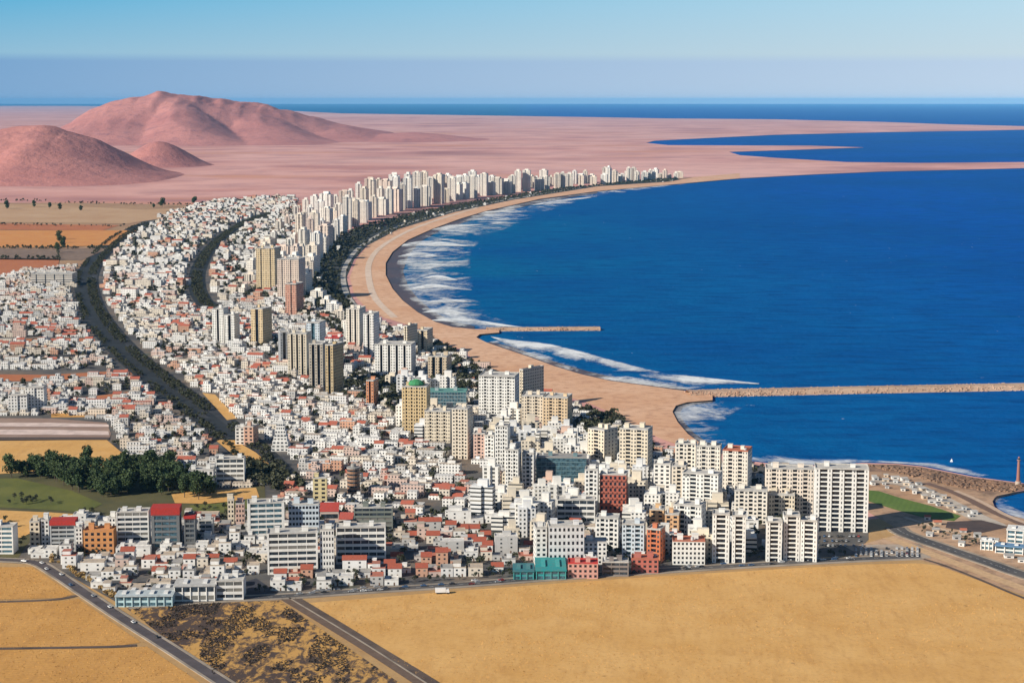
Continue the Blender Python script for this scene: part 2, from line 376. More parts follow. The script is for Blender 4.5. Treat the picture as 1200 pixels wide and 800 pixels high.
for ln_ in ([(462,288),(490,285.5),(520,286.5),(549,288.5)], [(466,300.5),(490,298.5),(520,301.5)], [(476,311),(495,309),(516,311)], [(490,327.5),(512,325.5),(536,328)], [(478,339),(505,336),(530,337.5),(553,339.5)], [(500,354),(525,351.5),(553,354)], [(495,366),(520,364),(548,368)], [(505,375),(540,375.5),(575,379),(610,383)], [(525,253.5),(555,250.5),(590,248)], [(500,270),(530,265.5),(568,263)], [(620,241),(660,235.5),(700,230)]):
    en_ = lambda i_, v: .15 if i_ in (0, len(ln_)-1) else v
    surf([(x, y-en_(i_, 1.8+(i_*13+int(ln_[0][0])) % 3)) for i_, (x, y) in enumerate(ln_)], [(x, y+en_(i_, 1.8+(i_*7+int(ln_[0][1])) % 4)) for i_, (x, y) in enumerate(ln_)], BRK, 1.1)
surf([(575,394),(600,397.5),(640,402),(680,411),(725,423),(775,435),(830,442),(890,449)], [(576,395),(600,407),(640,414),(680,425),(725,437),(775,449),(830,453),(889,450)], surf_mat('breaker_foam', 2, 1.75))
surf([(572,400.5),(590,407.5),(620,417.5),(650,428.5),(680,437.5),(715,445.5),(760,451.5),(800,457)], [(590,398),(612,407),(640,416),(668,425),(700,433),(735,440.5),(780,446),(830,452)], surf_mat('shore_lap_foam', 3, .9))
surf([(840,469),(806,472),(793,477),(789.5,483),(796,494.5),(808,508.5),(827,522),(852,532.5)], [(880,473),(870,478),(858,485),(850,492),(846,501),(848,511),(856,520),(872,529)], surf_mat('small_bay_foam', 4, .35))
surf([(880,539.5),(915,543.5),(960,544.5),(1010,541.5),(1050,542.5),(1080,545.5),(1110,551.5),(1145,558)], [(884,532),(915,534),(960,537),(1010,537),(1055,539.5),(1095,541),(1130,546),(1165,556)], surf_mat('rock_shore_foam', 5, 1.5))
surf([(1169,581),(1163,587),(1167,594),(1181,602),(1201,609),(1230,614)], [(1185,580.5),(1180,586),(1184,591.5),(1196,598),(1215,604),(1240,608)], surf_mat('lagoon_foam', 6, .6))

def city_mat():
    m = Mat('city_ground'); v = m.coord('Object'); n = m.noise(v, 1/9, 5, .7); n2 = m.noise(v, 1/60, 4)
    c = m.ramp(n2, [(.35, (.055,.055,.06)), (.5, (.10,.095,.09)), (.62, (.17,.13,.10)), (.7, (.07,.08,.06))])
    c = m.mix(m.rng(n, .5, .75, 0, .6), c, (.20,.18,.16, 1)); m.base(c); return m.m
CITY = [(-60,340),(30,318),(95,312),(100,300),(130,275),(185,252),(240,238),(345,230),(350,262),(352,350),(420,375),(500,392),(540,415),(610,446),(690,482),(760,520),(800,532),(850,541),(950,552),(1015,560),(1018,632),(1000,650),(760,668),(520,688),(330,697),(140,707),(60,662),(-60,655)]
sheet('city_ground', CITY, city_mat(), LANDZ + .12)
PROM = [(352,352),(352,300),(380,285),(420,268),(470,254),(540,240),(640,224),(760,211),(800,210),(785,213),(700,218.5),(600,234.5),(533,248.5),(467,268.5),(430,288),(415,304),(406,325),(411,346),(424,364),(450,376),(420,377)]
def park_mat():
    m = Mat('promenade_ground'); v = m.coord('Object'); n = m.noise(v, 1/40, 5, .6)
    m.base(m.ramp(n, [(.35, (.025,.035,.035)), (.5, (.04,.048,.045)), (.64, (.11,.105,.10)), (.7, (.04,.045,.04))])); return m.m  # shade of towers and trees is mixed into these dark stops
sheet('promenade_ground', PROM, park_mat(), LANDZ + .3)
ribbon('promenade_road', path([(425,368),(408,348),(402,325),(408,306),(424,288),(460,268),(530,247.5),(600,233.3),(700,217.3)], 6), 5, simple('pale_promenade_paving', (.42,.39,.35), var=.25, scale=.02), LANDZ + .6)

def field_mat(name, a, b, d, rowdir=0.0, rows=.25, patch=.5, pscale=1/45):
    m = Mat(name); v = m.coord('Object', rot=(0,0,rowdir)); n = m.noise(v, pscale, 5, .6); n2 = m.noise(v, 1/3.0, 5, .7)
    wv = m.n('TexWave'); wv.inputs['Scale'].default_value = .07; wv.inputs['Distortion'].default_value = 2.5; wv.inputs['Detail'].default_value = 3; wv.inputs['Detail Scale'].default_value = .3; m.l(v, wv.inputs['Vector'])
    c = m.mix(m.rng(n, .35, .65), (*a, 1), (*b, 1)); c = m.mix(m.math('MULTIPLY', wv.outputs['Fac'], rows), c, (*d, 1))
    va = m.coord('Object', (1, .22, 1), (0,0,rowdir)); n4 = m.noise(va, 1/7, 6, .7); c = m.mix(m.rng(n4, .5, .78, 0, patch*.9), c, (*d, 1))
    c = m.mix(m.rng(n2, .5, .8, 0, patch), c, (*d, 1)); c = m.mix(m.rng(m.noise(v, 1/6, 3, .6), .70, .76, 0, .5), c, (d[0]*.4, d[1]*.45, d[2]*.6, 1)); m.base(c); m.bump(n2, .4, .4); return m.m
OCHRE = field_mat('dry_ochre_stubble', (.59, .325, .10), (.66, .39, .14), (.40, .195, .055), .15, .05, .62)
OCHRE2 = field_mat('brown_ochre_field', (.52, .265, .07), (.60, .32, .095), (.34, .165, .05), 1.35, .15, .62)
ORANGE = field_mat('orange_field', (.58, .235, .065), (.62, .29, .09), (.40, .16, .05), 1.4, .3, .3)
RUST = field_mat('rust_red_field', (.42, .14, .06), (.48, .18, .075), (.30, .10, .045), 1.5, .3, .4)
GREENF = field_mat('green_crop_field', (.10, .115, .028), (.17, .17, .04), (.05, .065, .02), 1.4, .35, .4)
LAWN = field_mat('mown_grass', (.085, .15, .025), (.13, .19, .04), (.05, .085, .02), .3, .2, .5)
def scrub_mat():
    m = Mat('dry_scrub'); v = m.coord('Object', rot=(0,0,.35), scale=(1,.45,1)); n = m.noise(v, 1/5, 7, .72, .5); n2 = m.noise(v, 1/60, 4)
    c = m.mix(m.rng(m.math('ADD', n, m.math('MULTIPLY', m.math('SUBTRACT', n2, .5), .55)), .43, .55), (.52,.29,.085, 1), (.075,.05,.04, 1)); m.base(c); return m.m
FZ = LANDZ + .22
sheet('dry_ground', [(-500,560),(-300,655),(-900,900),(1900,900),(1500,690),(1200,640),(1100,600),(1000,610),(900,655),(520,680),(140,690),(60,640),(0,600)], field_mat('dry_brown_ground', (.40,.24,.10), (.46,.29,.13), (.26,.15,.07), .3, 0, .5), LANDZ+.06)
sheet('grove_ground', [(-80,545),(60,545),(140,546),(200,560),(252,578),(310,568),(312,594),(255,606),(128,606),(60,607),(30,640),(20,656),(-80,656)], field_mat('olive_ground', (.075,.075,.035), (.12,.105,.045), (.05,.045,.025), .3, 0, .5), LANDZ+.2)
sheet('dark_plot', [(288,681),(300,677),(327,695),(290,699)], sand_mat('soil_with_painted_shade', (.035,.04,.055), (.05,.05,.06), (.03,.03,.04)), LANDZ+.2)  # dark sheet paints the tree shade lying on this plot
sheet('stubble_field', [(360,706),(420,701.5),(520,693),(640,684),(760,675.5),(900,667),(1010,661),(1075,659.5),(1100,662),(1200,700),(1420,790),(1700,900),(700,900),(515,812)], OCHRE, FZ)
sheet('scrub_field', [(148,712),(240,706),(328,703),(470,801),(600,890),(370,890),(262,800),(200,752)], scrub_mat(), FZ)
sheet('stubble_field', [(-200,664),(38,664),(86,696),(72,700),(-200,707)], OCHRE2, FZ)
sheet('stubble_field', [(-200,709),(70,703.5),(92,701),(165,752),(140,756),(-200,761)], OCHRE2, FZ)
sheet('stubble_field', [(-300,763),(140,759),(172,757),(240,803),(340,880),(-400,880)], OCHRE2, FZ)
sheet('stubble_field', [(-80,517),(125,515),(145,532),(140,545),(110,548),(-80,560)], OCHRE, FZ + .2)
sheet('crop_field', [(-80,562),(20,560),(85,575),(120,590),(100,600),(60,597),(-80,590)], GREENF, FZ + .2)
sheet('stubble_field', [(-80,594),(60,600),(105,603),(60,612),(20,632),(-80,640)], OCHRE, FZ + .2)
sheet('stubble_field', [(200,577),(300,571),(304,582),(250,590),(205,589)], OCHRE, FZ + .2)
sheet('crop_field', [(222,592),(300,584),(310,592),(262,600),(228,600)], GREENF, FZ + .2)
sheet('stubble_field', [(252,515),(275,515.5),(300,530),(330,556),(318,560),(300,554)], OCHRE, FZ + .2)
sheet('stubble_field', [(237,460),(252,462),(278,490),(266,492)], OCHRE, FZ + .2)
sheet('farm_ground', [(-260,237),(120,238),(210,240),(240,241),(180,253),(135,275),(104,300),(96,314),(40,322),(34,340),(30,362),(-260,366)], field_mat('brown_farm_ground', (.36,.21,.12), (.46,.29,.16), (.20,.12,.08), 1.5, .3, .5, 1/160), LANDZ+.25)
PLOW = field_mat('ploughed_pink_strips', (.34,.22,.17), (.40,.28,.22), (.16,.11,.09), 1.57, .6, .3)
sheet('ploughed_strips', [(-80,489),(60,490),(125,495),(130,508),(128,514),(-80,515)], PLOW, FZ + .2)
for a_, b_ in ((496,499), (504,508.5)):
    sheet('pale_crop_strip', [(-80,a_-1),(60,a_-1),(127,a_+1),(128,b_+1),(-80,b_)], simple('pinkish_crop_cover', (.60,.47,.42), var=.2, scale=.1), FZ + .5)
sheet('dark_crop_strip', [(-80,512),(128,512),(128,515),(-80,515.5)], simple('dark_crop_edge', (.09,.065,.055)), FZ + .5)
for pts, mt in (([(-200,238),(60,240),(170,246),(230,243),(215,252),(150,262),(-200,258)], field_mat('pale_tan_field', (.44,.27,.15), (.52,.35,.21), (.34,.18,.10), 1.5, .2, .3, 1/150)), ([(-200,259),(140,264),(120,270),(-200,268)], RUST), ([(-200,270),(160,270),(130,287),(60,290),(-200,288)], ORANGE),
        ([(-200,289),(60,292),(130,290),(95,305),(-200,302)], sand_mat('grey_brown_plot', (.20,.135,.10), (.26,.18,.13), (.12,.09,.07))), ([(-200,303),(70,303),(66,320),(30,322),(-200,332)], RUST), ([(-200,333),(30,325),(36,335),(-200,345)], ORANGE), ([(-200,346),(30,338),(34,360),(-200,364)], OCHRE2)):
    sheet('farm_field', pts, mt, FZ + .6)
for pts in ([(-50,438),(60,439),(160,433),(170,437),(60,446),(-50,447)], [(95,466),(150,459),(160,463),(100,471)], [(60,484),(130,483),(132,488),(60,489)], [(-50,398),(110,396),(112,399.5),(-50,402)]):
    sheet('bare_earth', pts, RUST if pts[0][1] != 484 else OCHRE2, FZ)
sheet('bare_earth', [(1000,640),(1060,624),(1018,600),(1018,572),(1040,565),(1100,575),(1150,590),(1170,605),(1210,617),(1320,640),(1700,700),(1700,900),(1420,790),(1200,697),(1090,659),(1075,655),(1010,656)], TANG, FZ - .03)
sheet('bare_earth', [(1016,546),(1080,549),(1140,560),(1200,568),(1206,571),(1184,577.5),(1167,581),(1163,587),(1166,594.5),(1182,603),(1260,622),(1250,640),(1170,612),(1100,580),(1040,566),(1016,572)], sand_mat('brown_shore_ground', (.36,.22,.13), (.44,.28,.18), (.16,.11,.075)), FZ - .05)
sheet('grass_field', [(1018,574),(1030,575),(1055,583),(1090,592),(1126,604),(1118,610),(1085,607),(1050,597),(1018,587)], LAWN, FZ + .1)
ROCKS = sand_mat('brown_rock_shore', (.22,.13,.085), (.32,.20,.13), (.07,.05,.04))
sheet('rocky_shore', [(1015,543.5),(1050,544),(1080,547),(1110,553),(1140,559),(1170,563),(1200,567),(1206,570),(1200,573.5),(1184,576),(1160,579),(1130,572),(1095,562),(1055,554),(1018,552)], ROCKS, FZ)
ribbon('lagoon_path', path([(1085,566),(1120,578),(1160,598),(1200,615),(1260,640)], 6), 4, simple('brown_earth_track', (.16,.10,.075)), FZ + .1)
ribbon('pale_stone_strip', path([(1020,563),(1060,567),(1085,576),(1115,591),(1145,606),(1170,617)], 6), 9, sand_mat('pale_rubble', (.42,.36,.30), (.5,.44,.37), (.22,.17,.14)), FZ + .12)
sheet('dark_plot', [(1110,611),(1150,609),(1182,617),(1150,624),(1108,618)], sand_mat('dark_ploughed_soil', (.075,.05,.045), (.10,.07,.06), (.05,.04,.04)), FZ + .15)

def asphalt_mat():
    m = Mat('asphalt'); v = m.coord('Object'); n = m.noise(v, 1/2.5, 5, .7); n2 = m.noise(v, 1/30, 3)
    m.base(m.mix(m.rng(n2, .35, .65), m.mix(n, (.045,.045,.05,1), (.085,.08,.08,1)), (.11,.10,.095,1))); return m.m
ASPH = asphalt_mat(); KERB = simple('pale_concrete_verge', (.30,.25,.20), var=.3, scale=.05); LINE = simple('white_road_paint', (.7,.7,.68)); DIRT = sand_mat('dark_earth_verge', (.10,.07,.055), (.14,.10,.075), (.06,.045,.04))
def road(name, pts, half, vl=0, vr=0, dash=True, vm=KERB, mat=ASPH, n=6):
    c = path(pts, n)
    ribbon(name, c, half, mat, LANDZ + .40)
    for side, vw in ((1, vl), (-1, vr)):
        if vw:
            mb = MB()
            for a, b in zip(c, c[1:]):                                  # a raised verge with a kerb face
                t = (b-a); t.z = 0; t.normalize(); nm = Vector((-t.y, t.x, 0))*side
                i0, i1 = a+nm*half, b+nm*half; o0, o1 = a+nm*(half+vw), b+nm*(half+vw)
                z0, z1 = LANDZ+.38, LANDZ+.53
                q = [i0, i1, o1, o0] if side < 0 else [i1, i0, o0, o1]
                mb.face([(p.x, p.y, z1) for p in q]); mb.face([(i0.x,i0.y,z0), (i1.x,i1.y,z0), (i1.x,i1.y,z1), (i0.x,i0.y,z1)]); mb.face([(o0.x,o0.y,z0-.4), (o1.x,o1.y,z0-.4), (o1.x,o1.y,z1), (o0.x,o0.y,z1)])
            mb.build('road_verge', vm)['kind'] = 'structure'
    if dash:
        mb = MB(); acc = 0
        for a, b in zip(c, c[1:]):
            ln = (b-a).length; t = (b-a)/ln; nm = Vector((-t.y, t.x, 0))*.12; k = 0
            while k*9+3 < ln and ln < 4000:
                p = a+t*k*9; q = p+t*3; mb.face([tuple(v + Vector((0,0,.42))) for v in (p-nm, q-nm, q+nm, p+nm)]); k += 1
        if mb.f: mb.build('road_marking', LINE)['kind'] = 'structure'
road('field_road', [(-120,652),(0,656),(40,659),(62,670),(95,692),(140,722),(200,760),(262,800),(380,876)], 4.0, 2.0, 2.0, False, KERB, simple('brownish_asphalt', (.085,.072,.075), var=.25, scale=.08))
road('front_road', [(150,710),(250,703),(345,698),(430,692),(520,686.5),(640,677.5),(760,669.5),(900,661),(1010,655),(1078,652.5)], 4.5, 3.0, 4.0)
road('field_track', [(332,701),(380,730),(430,761),(490,800),(580,860)], 3.2, 1.2, 0, False, KERB, simple('brown_track_earth', (.14,.095,.07)))
ribbon('track_verge', path([(345,701),(393,730),(445,762),(507,800),(600,860)], 6), 4.0, DIRT, LANDZ+.3)
ribbon('track_verge', path([(-150,708),(40,704),(90,698)], 6), 2.2, DIRT, LANDZ+.34); ribbon('track_verge', path([(-150,762),(100,758.5),(160,756)], 6), 2.4, DIRT, LANDZ+.34)
ribbon('field_track', path([(1040,630),(1075,643),(1120,660),(1200,690),(1330,735)], 6), 5, simple('pale_sandy_road', (.52,.34,.19)), LANDZ+.42)
road('coast_road', [(1050,618),(1062,626),(1110,643),(1160,660),(1200,674),(1330,715)], 6.5, 2.5, 2.5)
ribbon('track_verge', path([(1082,655),(1110,664),(1150,680),(1200,701),(1330,750)], 6), 1.6, DIRT, LANDZ+.45)
ribbon('car_park', path([(1004,648),(1040,646),(1085,646)], 4), 22, sand_mat('pale_gravel_lot', (.34,.27,.21), (.42,.34,.27), (.16,.13,.11)), LANDZ+.34)
BELT = [(182,260),(150,272),(126,290),(104,318),(103,345),(118,378),(150,415),(195,452),(245,488),(285,520),(320,556)]
BELT2 = [(318,250),(290,260),(268,272),(246,292),(233,315),(231,335),(238,352),(250,362)]
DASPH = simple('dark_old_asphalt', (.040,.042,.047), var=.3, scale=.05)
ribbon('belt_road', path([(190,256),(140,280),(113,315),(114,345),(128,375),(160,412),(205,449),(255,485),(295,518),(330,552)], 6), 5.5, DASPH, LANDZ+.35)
ribbon('belt_ground', path(BELT, 6), [22]*61, simple('dark_belt_earth', (.024,.028,.032), var=.35, scale=.06), LANDZ+.28)  # near-black earth tone along the belt
ribbon('belt_ground', path(BELT2, 6), [16]*43, simple('avenue_earth_shade', (.022,.027,.03)), LANDZ+.28)  # dark tone has the shadow along this avenue painted in

# hills
def hill_mat():
    m = Mat('pink_hill'); v = m.coord('Object'); n = m.noise(v, 1/130, 6, .7); n2 = m.noise(v, 1/700, 3); n3 = m.noise(v, 1/60, 5, .7)
    c = m.ramp(n2, [(.35, (.41,.165,.145)), (.6, (.50,.215,.185))]); c = m.mix(m.rng(n, .52, .74, 0, .6), c, (.19,.085,.11, 1)); c = m.mix(m.rng(n3, .50, .76, 0, .55), c, (.22,.11,.125,1))
    m.base(c); m.bump(m.math('ADD', n3, n), .8, 10); return m.m
HILL = hill_mat()
from mathutils import noise as mn
def ridge(hw, pts, n=9):
    r = []
    for a, b in zip(pts, pts[1:]):
        for k in range(n): t = k/n; r.append((a[0]+(b[0]-a[0])*t, a[1]+(b[1]-a[1])*t, hw, a[2]+(b[2]-a[2])*t))
    return r
def hill(cx, by, w, depth, peaks, seed, GUL=.22):
    """peaks: (offset px, height px, half width px) of the ridge, base at pixel row by; depth in metres"""
    c = G(cx, by); kf = (c.y+depth*.55)/c.y; s = mpp(c)*kf; c.x *= kf; W = w*s; nx, ny = 200, 90; vs = []; fs = []
    for j in range(ny+1):
        for i in range(nx+1):
            x = (i/nx-.5)*2*W; y = (j/ny-.5)*2*depth; h = 0
            for (ox, hp, hw, *dy) in peaks:
                oy = dy[0] if dy else 0
                r = math.hypot((x-ox*s)/(hw*s), (y-oy)/(depth*.92))
                h = max(h, hp*s*(.5+.5*math.cos(min(r, 1)*math.pi))**1.05*(1-.10*min(r, 1)))
            nz = mn.fractal(Vector((x/420+seed, y/420, seed)), .9, 2.1, 5); rid = abs(mn.noise(Vector((x/230+seed*3+y/1500, y/1300, 1.7))))
            h *= 1 + .07*nz; gl_ = abs(mn.noise(Vector((x/110+seed+y/900, y/700, 4.2)))); h -= (rid*.12 + (.10-min(gl_, .10))*GUL)*h; e = min(1, (y+depth)/(depth*.3), (W-abs(x))/(W*.12)); h *= e*e*(3-2*e)
            vs.append((c.x+x, c.y+y+depth*.55, LANDZ-6+h + (0 if h > 1 else -3))); 
    for j in range(ny):
        for i in range(nx): a = j*(nx+1)+i; fs.append((a, a+1, a+nx+2, a+nx+1))
    me = bpy.data.meshes.new('hill'); me.from_pydata(vs, [], fs); me.materials.append(HILL)
    me.polygons.foreach_set('use_smooth', [True]*len(fs)); me.update()
    o = link(bpy.data.objects.new('hill', me)); o['kind'] = 'structure'; return o
hill(215, 168, 260, 2300, ridge(120, [(-66,47,0),(-48,54,0),(-25,56.5,60),(5,54,200),(35,50.5,400),(75,43,600),(125,28,800),(185,13,900),(225,4,900)]) + ridge(66, [(-5,53,0),(18,42,-450),(45,24,-1000),(70,8,-1350)], 8) + ridge(60, [(60,45,600),(95,32,150),(130,16,-350),(155,6,-600)], 8) + [(-40,30,170,-500)], 1.3)
hill(50, 214, 175, 1150, ridge(165, [(-22,60,0),(0,62,0),(20,57,0)], 3) + [(-84,58,75,400)] + ridge(110, [(10,55,-100),(50,34,-150),(90,14,-200)], 5), 5.1, .06)
hill(187, 196, 75, 520, [(0,29,74)], 9.4, .06)
hill(420, 166, 190, 1500, [(-30,13,120), (60,9,120)], 12.2)

# breakwaters of heaped rock
def breakwater(label, pts, half, hgt, seed):
    rnd = random.Random(seed); c = path(pts, 10, 0); mb = MB()
    t = []
    for i, p in enumerate(c):
        a = c[max(i-1, 0)]; b = c[min(i+1, len(c)-1)]; d = b-a; d.z = 0; d.normalize(); nm = Vector((-d.y, d.x, 0)); t.append((p, nm))
    root = empty('breakwater', (0,0,0)); tag(root, label, 'breakwater')
    for (p, nm), (q, nq) in zip(t, t[1:]):
        prof = [(-half, -1), (-half*.45, hgt), (half*.45, hgt), (half, -1)]
        for (o0, z0), (o1, z1) in zip(prof, prof[1:]):
            A = p+nm*o0; B = q+nq*o0; C_ = q+nq*o1; D_ = p+nm*o1
            mb.face([(A.x,A.y,z0), (B.x,B.y,z0), (C_.x,C_.y,z1), (D_.x,D_.y,z1)][::-1])
    mb.build('causeway', sand_mat('breakwater_top', (.40,.27,.19), (.48,.34,.25), (.25,.16,.11)), root)
    rk = MB()
    tot = sum((q[0]-p[0]).length for p, q in zip(t, t[1:])); n = int(tot/.55)
    for k in range(n):
        i = rnd.randrange(len(t)-1); f = rnd.random(); p = t[i][0].lerp(t[i+1][0], f); nm = t[i][1]; sd_ = rnd.choice((-1, 1)); u = rnd.uniform(.42, 1.0)
        z = hgt*(1-max(0, (u-.45)/.55)); c0 = p+nm*sd_*u*half; r = rnd.uniform(.4, .9)
        rk.box(-r, r, -r*.8, r*.8, z-r*.7, z+r*.7, fr=(c0.x, c0.y, rnd.uniform(0, 3)))
    rk.build('rock_armour', sand_mat('breakwater_rock', (.46,.28,.19), (.56,.37,.27), (.26,.15,.10)), root)['kind'] = 'stuff'
breakwater('long straight pinkish rock breakwater running out to the right from the beach', [(806,463.5),(840,462.5),(900,461.2),(1000,459),(1100,457),(1200,455),(1400,451)], 17, 5.5, 3)
breakwater('short pinkish rock breakwater ending in the open bay, the smaller one', [(570,387.4),(620,387.0),(660,386.7),(703,386.4)], 11, 4.5, 4)

# ------------------------------------------------------------------ buildings
WHITE=(.76,.745,.71); WHITE2=(.70,.69,.67); CREAM=(.68,.59,.46); GOLD=(.60,.44,.23); BEIGE=(.56,.48,.38); PINK=(.60,.40,.33); BRICK=(.36,.085,.05); ORNG=(.58,.25,.08); RORNG=(.52,.14,.05)
GREY=(.40,.41,.42); DGREY=(.13,.14,.15); BROWN=(.28,.15,.09); TEAL=(.02,.27,.28); RED=(.50,.035,.03); GREENR=(.02,.30,.12); ROOFW=(.50,.48,.45); ROOFG=(.30,.29,.28); ROOFR=(.42,.13,.075); BLUEW=(.55,.62,.68)
OCC = {}; HRECT = []
def occupy(cx, cy, w, d, rz):
    r = math.hypot(w, d)/2; rec = (cx, cy, w/2, d/2, rz)
    for i in range(int((cx-r-25)//40), int((cx+r+25)//40)+1):
        for j in range(int((cy-r-25)//40), int((cy+r+25)//40)+1): OCC.setdefault((i, j), []).append(rec)
def free(x, y, m=5.0):
    for cx, cy, hw, hd, rz in OCC.get((int(x//40), int(y//40)), ()):
        dx, dy = x-cx, y-cy; ca, sa = math.cos(rz), math.sin(rz); u, v = dx*ca+dy*sa, -dx*sa+dy*ca
        if abs(u) < hw+m and abs(v) < hd+m: return False
    return True
UNIT = {}
def unit(key, mat, x=1, y=1, z=1):
    if key not in UNIT:
        mb = MB(); mb.box(-x/2, x/2, -y/2, y/2, 0, z, bottom=True); UNIT[key] = mb.mesh(key, [mat])
    return UNIT[key]
ROOT = {}
def roof_parts(root, w, d, h, col, rnd, hut=True, rc=ROOFW, wallc=None):
    mb = MB(); t = .35; ph = .9
    mb.box(-w/2+t, w/2-t, -d/2+t, d/2-t, h-.4, h+.06, 0)
    for (a, b, c, e) in ((-w/2-.06, w/2+.06, -d/2-.06, -d/2+t), (-w/2-.06, w/2+.06, d/2-t, d/2+.06), (-w/2-.06, -w/2+t, -d/2+t, d/2-t), (w/2-t, w/2+.06, -d/2+t, d/2-t)):
        mb.box(a, b, c, e, h-.35, h+ph, 0)
    ro_ = mb.build('roof', ROOF, root, rc)
    if hut:
        k = 1 if w < 18 else 2
        for i in range(k):
            hw, hd, hh = rnd.uniform(3, 5), min(d*.5, rnd.uniform(3, 5)), rnd.uniform(2.4, 4.2)
            x = rnd.uniform(-w/2+hw/2+1, w/2-hw/2-1) if k == 1 else (-w/4 if i == 0 else w/4)+rnd.uniform(-2, 2); y = rnd.uniform(-.1, .2)*d
            m2 = MB(); m2.box(x-hw/2, x+hw/2, y-hd/2, y+hd/2, h+.06, h+hh); m2.box(x-hw/2-.2, x+hw/2+.2, y-hd/2-.2, y+hd/2+.2, h+hh, h+hh+.25)
            m2.build('roof_hut', WALL, ro_, wallc or col)
        if rnd.random() < .6:
            m2 = MB(); x, y = rnd.uniform(-w*.4, w*.4), rnd.uniform(-d*.3, d*.3); r = rnd.uniform(.8, 1.3)
            m2.prism([(x+r*math.cos(a*math.pi/4), y+r*math.sin(a*math.pi/4)) for a in range(8)], h+.06, h+rnd.uniform(1.8, 2.8)); m2.build('water_tank', WALL, ro_, (.5,.5,.5))

def frame(l, r, base, top, d, th):
    p = G((l+r)/2, base); s = mpp(p); a = abs(th)
    wd = max(((r-l)*s - d*math.sin(a))/math.cos(a), 5.0)
    h = (base-top)*s
    up = Vector((p.x, p.y, 0)).normalized()
    c = Vector((p.x, p.y, LANDZ)) + up*(d/2*math.cos(a) + wd/2*math.sin(a))
    return c, wd, h
def hero(label, cat, l, r, base, top, d, thd, style, col, name=None, group=None, fh=3.5, **k):
    th = R(thd); c, w_, h = frame(l, r, base, top, d, th); rnd = random.Random(int(l*7+base*13))
    names = {'slab':'office_block', 'grid':'office_block', 'bays':'tower_block', 'glass':'glass_office', 'cyl':'round_tower', 'hall':'market_hall', 'pyramid':'stepped_tower', 'plain':'apartment_block'}
    root = empty(name or names[style], (c.x, c.y, LANDZ), th); tag(root, label, cat, group)
    occupy(c.x, c.y, w_, d, th)
    n = max(1, int(round(h/fh))); fh = h/n
    k['far'] = base < 485; HRECT.append((l, r, top, base))
    STY[style](root, w_, d, h, n, fh, col, rnd, th, k); return root
def put_windows(root, spots, h, glass, name='window', mat=None):
    """spots: (x, y, z, width, facing) ; the hundred that show largest are parts, the rest one part"""
    for x, y, z, w_, f in spots[:100]:
        key = '%s_%d_%d_%s' % (name, round(w_*5), round(h*5), glass.name)
        if key not in UNIT: g = MB(); g.box(-round(w_*5)/10, round(w_*5)/10, -.06, .25, 0, round(h*5)/5, bottom=True); UNIT[key] = g.mesh(name, [glass])
        inst(name, UNIT[key], root, (x, y, z), None, f)
    if len(spots) > 100:
        g = MB()
        for x, y, z, w_, f in spots[100:]: g.box(-w_/2, w_/2, -.06, .25, z, z+h, fr=(x, y, f), bottom=True)
        g.build('windows', glass, root)['kind'] = 'stuff'
def side_spots(w, d, n, fh, th, step, zf):
    sd_ = 1 if th < 0 else -1; q = max(1, int(d/step))
    return [(sd_*w/2, -d/2 + d*(j+.5)/q, i*fh+fh*zf, 1.6, sd_*math.pi/2) for i in range(n) for j in range(q)]
def s_slab(root, w, d, h, n, fh, col, rnd, th, k):
    mb = MB(); e = k.get('end', .8); gl = k.get('glass', GLASS)
    mb.box(-w/2, w/2, -d/2, d/2, -1, h-.4)
    for sx in (-1, 1): a, b = sorted((sx*(w/2+.05), sx*(w/2-e))); mb.box(a, b, -d/2-.7, -d/2+.2, -1, h+.3)
    for i in range(n): mb.box(-w/2+e, w/2-e, -d/2-.55, -d/2+.1, i*fh-.1 if i else -.5, i*fh+fh*.42, bottom=True)
    m = max(2, int(w/6))
    for j in range(1, m): x = -w/2+e+(w-2*e)*j/m; mb.box(x-.2, x+.2, -d/2-.45, -d/2+.1, -1, h-.2)
    mb.build('wall', WALL, root, col)
    g = MB(); g.box(-w/2+e+.02, w/2-e-.02, -d/2-.12, -d/2+.3, 0, fh*.6)
    me = g.mesh('window_band', [gl])
    for i in range(n):
        inst('window_band', me, root, (0, 0, i*fh+fh*.40))
    roof_parts(root, w, d, h, col, rnd, True, k.get('roof', ROOFW), col)
    if 'redtop' in k:
        mb = MB(); mb.box(-w/2-.4, w/2+.4, -d/2-.9, d/2+.4, h+.95, h+.95+k['redtop'], 0, bottom=True); mb.build('roof_canopy', TILE, root, RED)
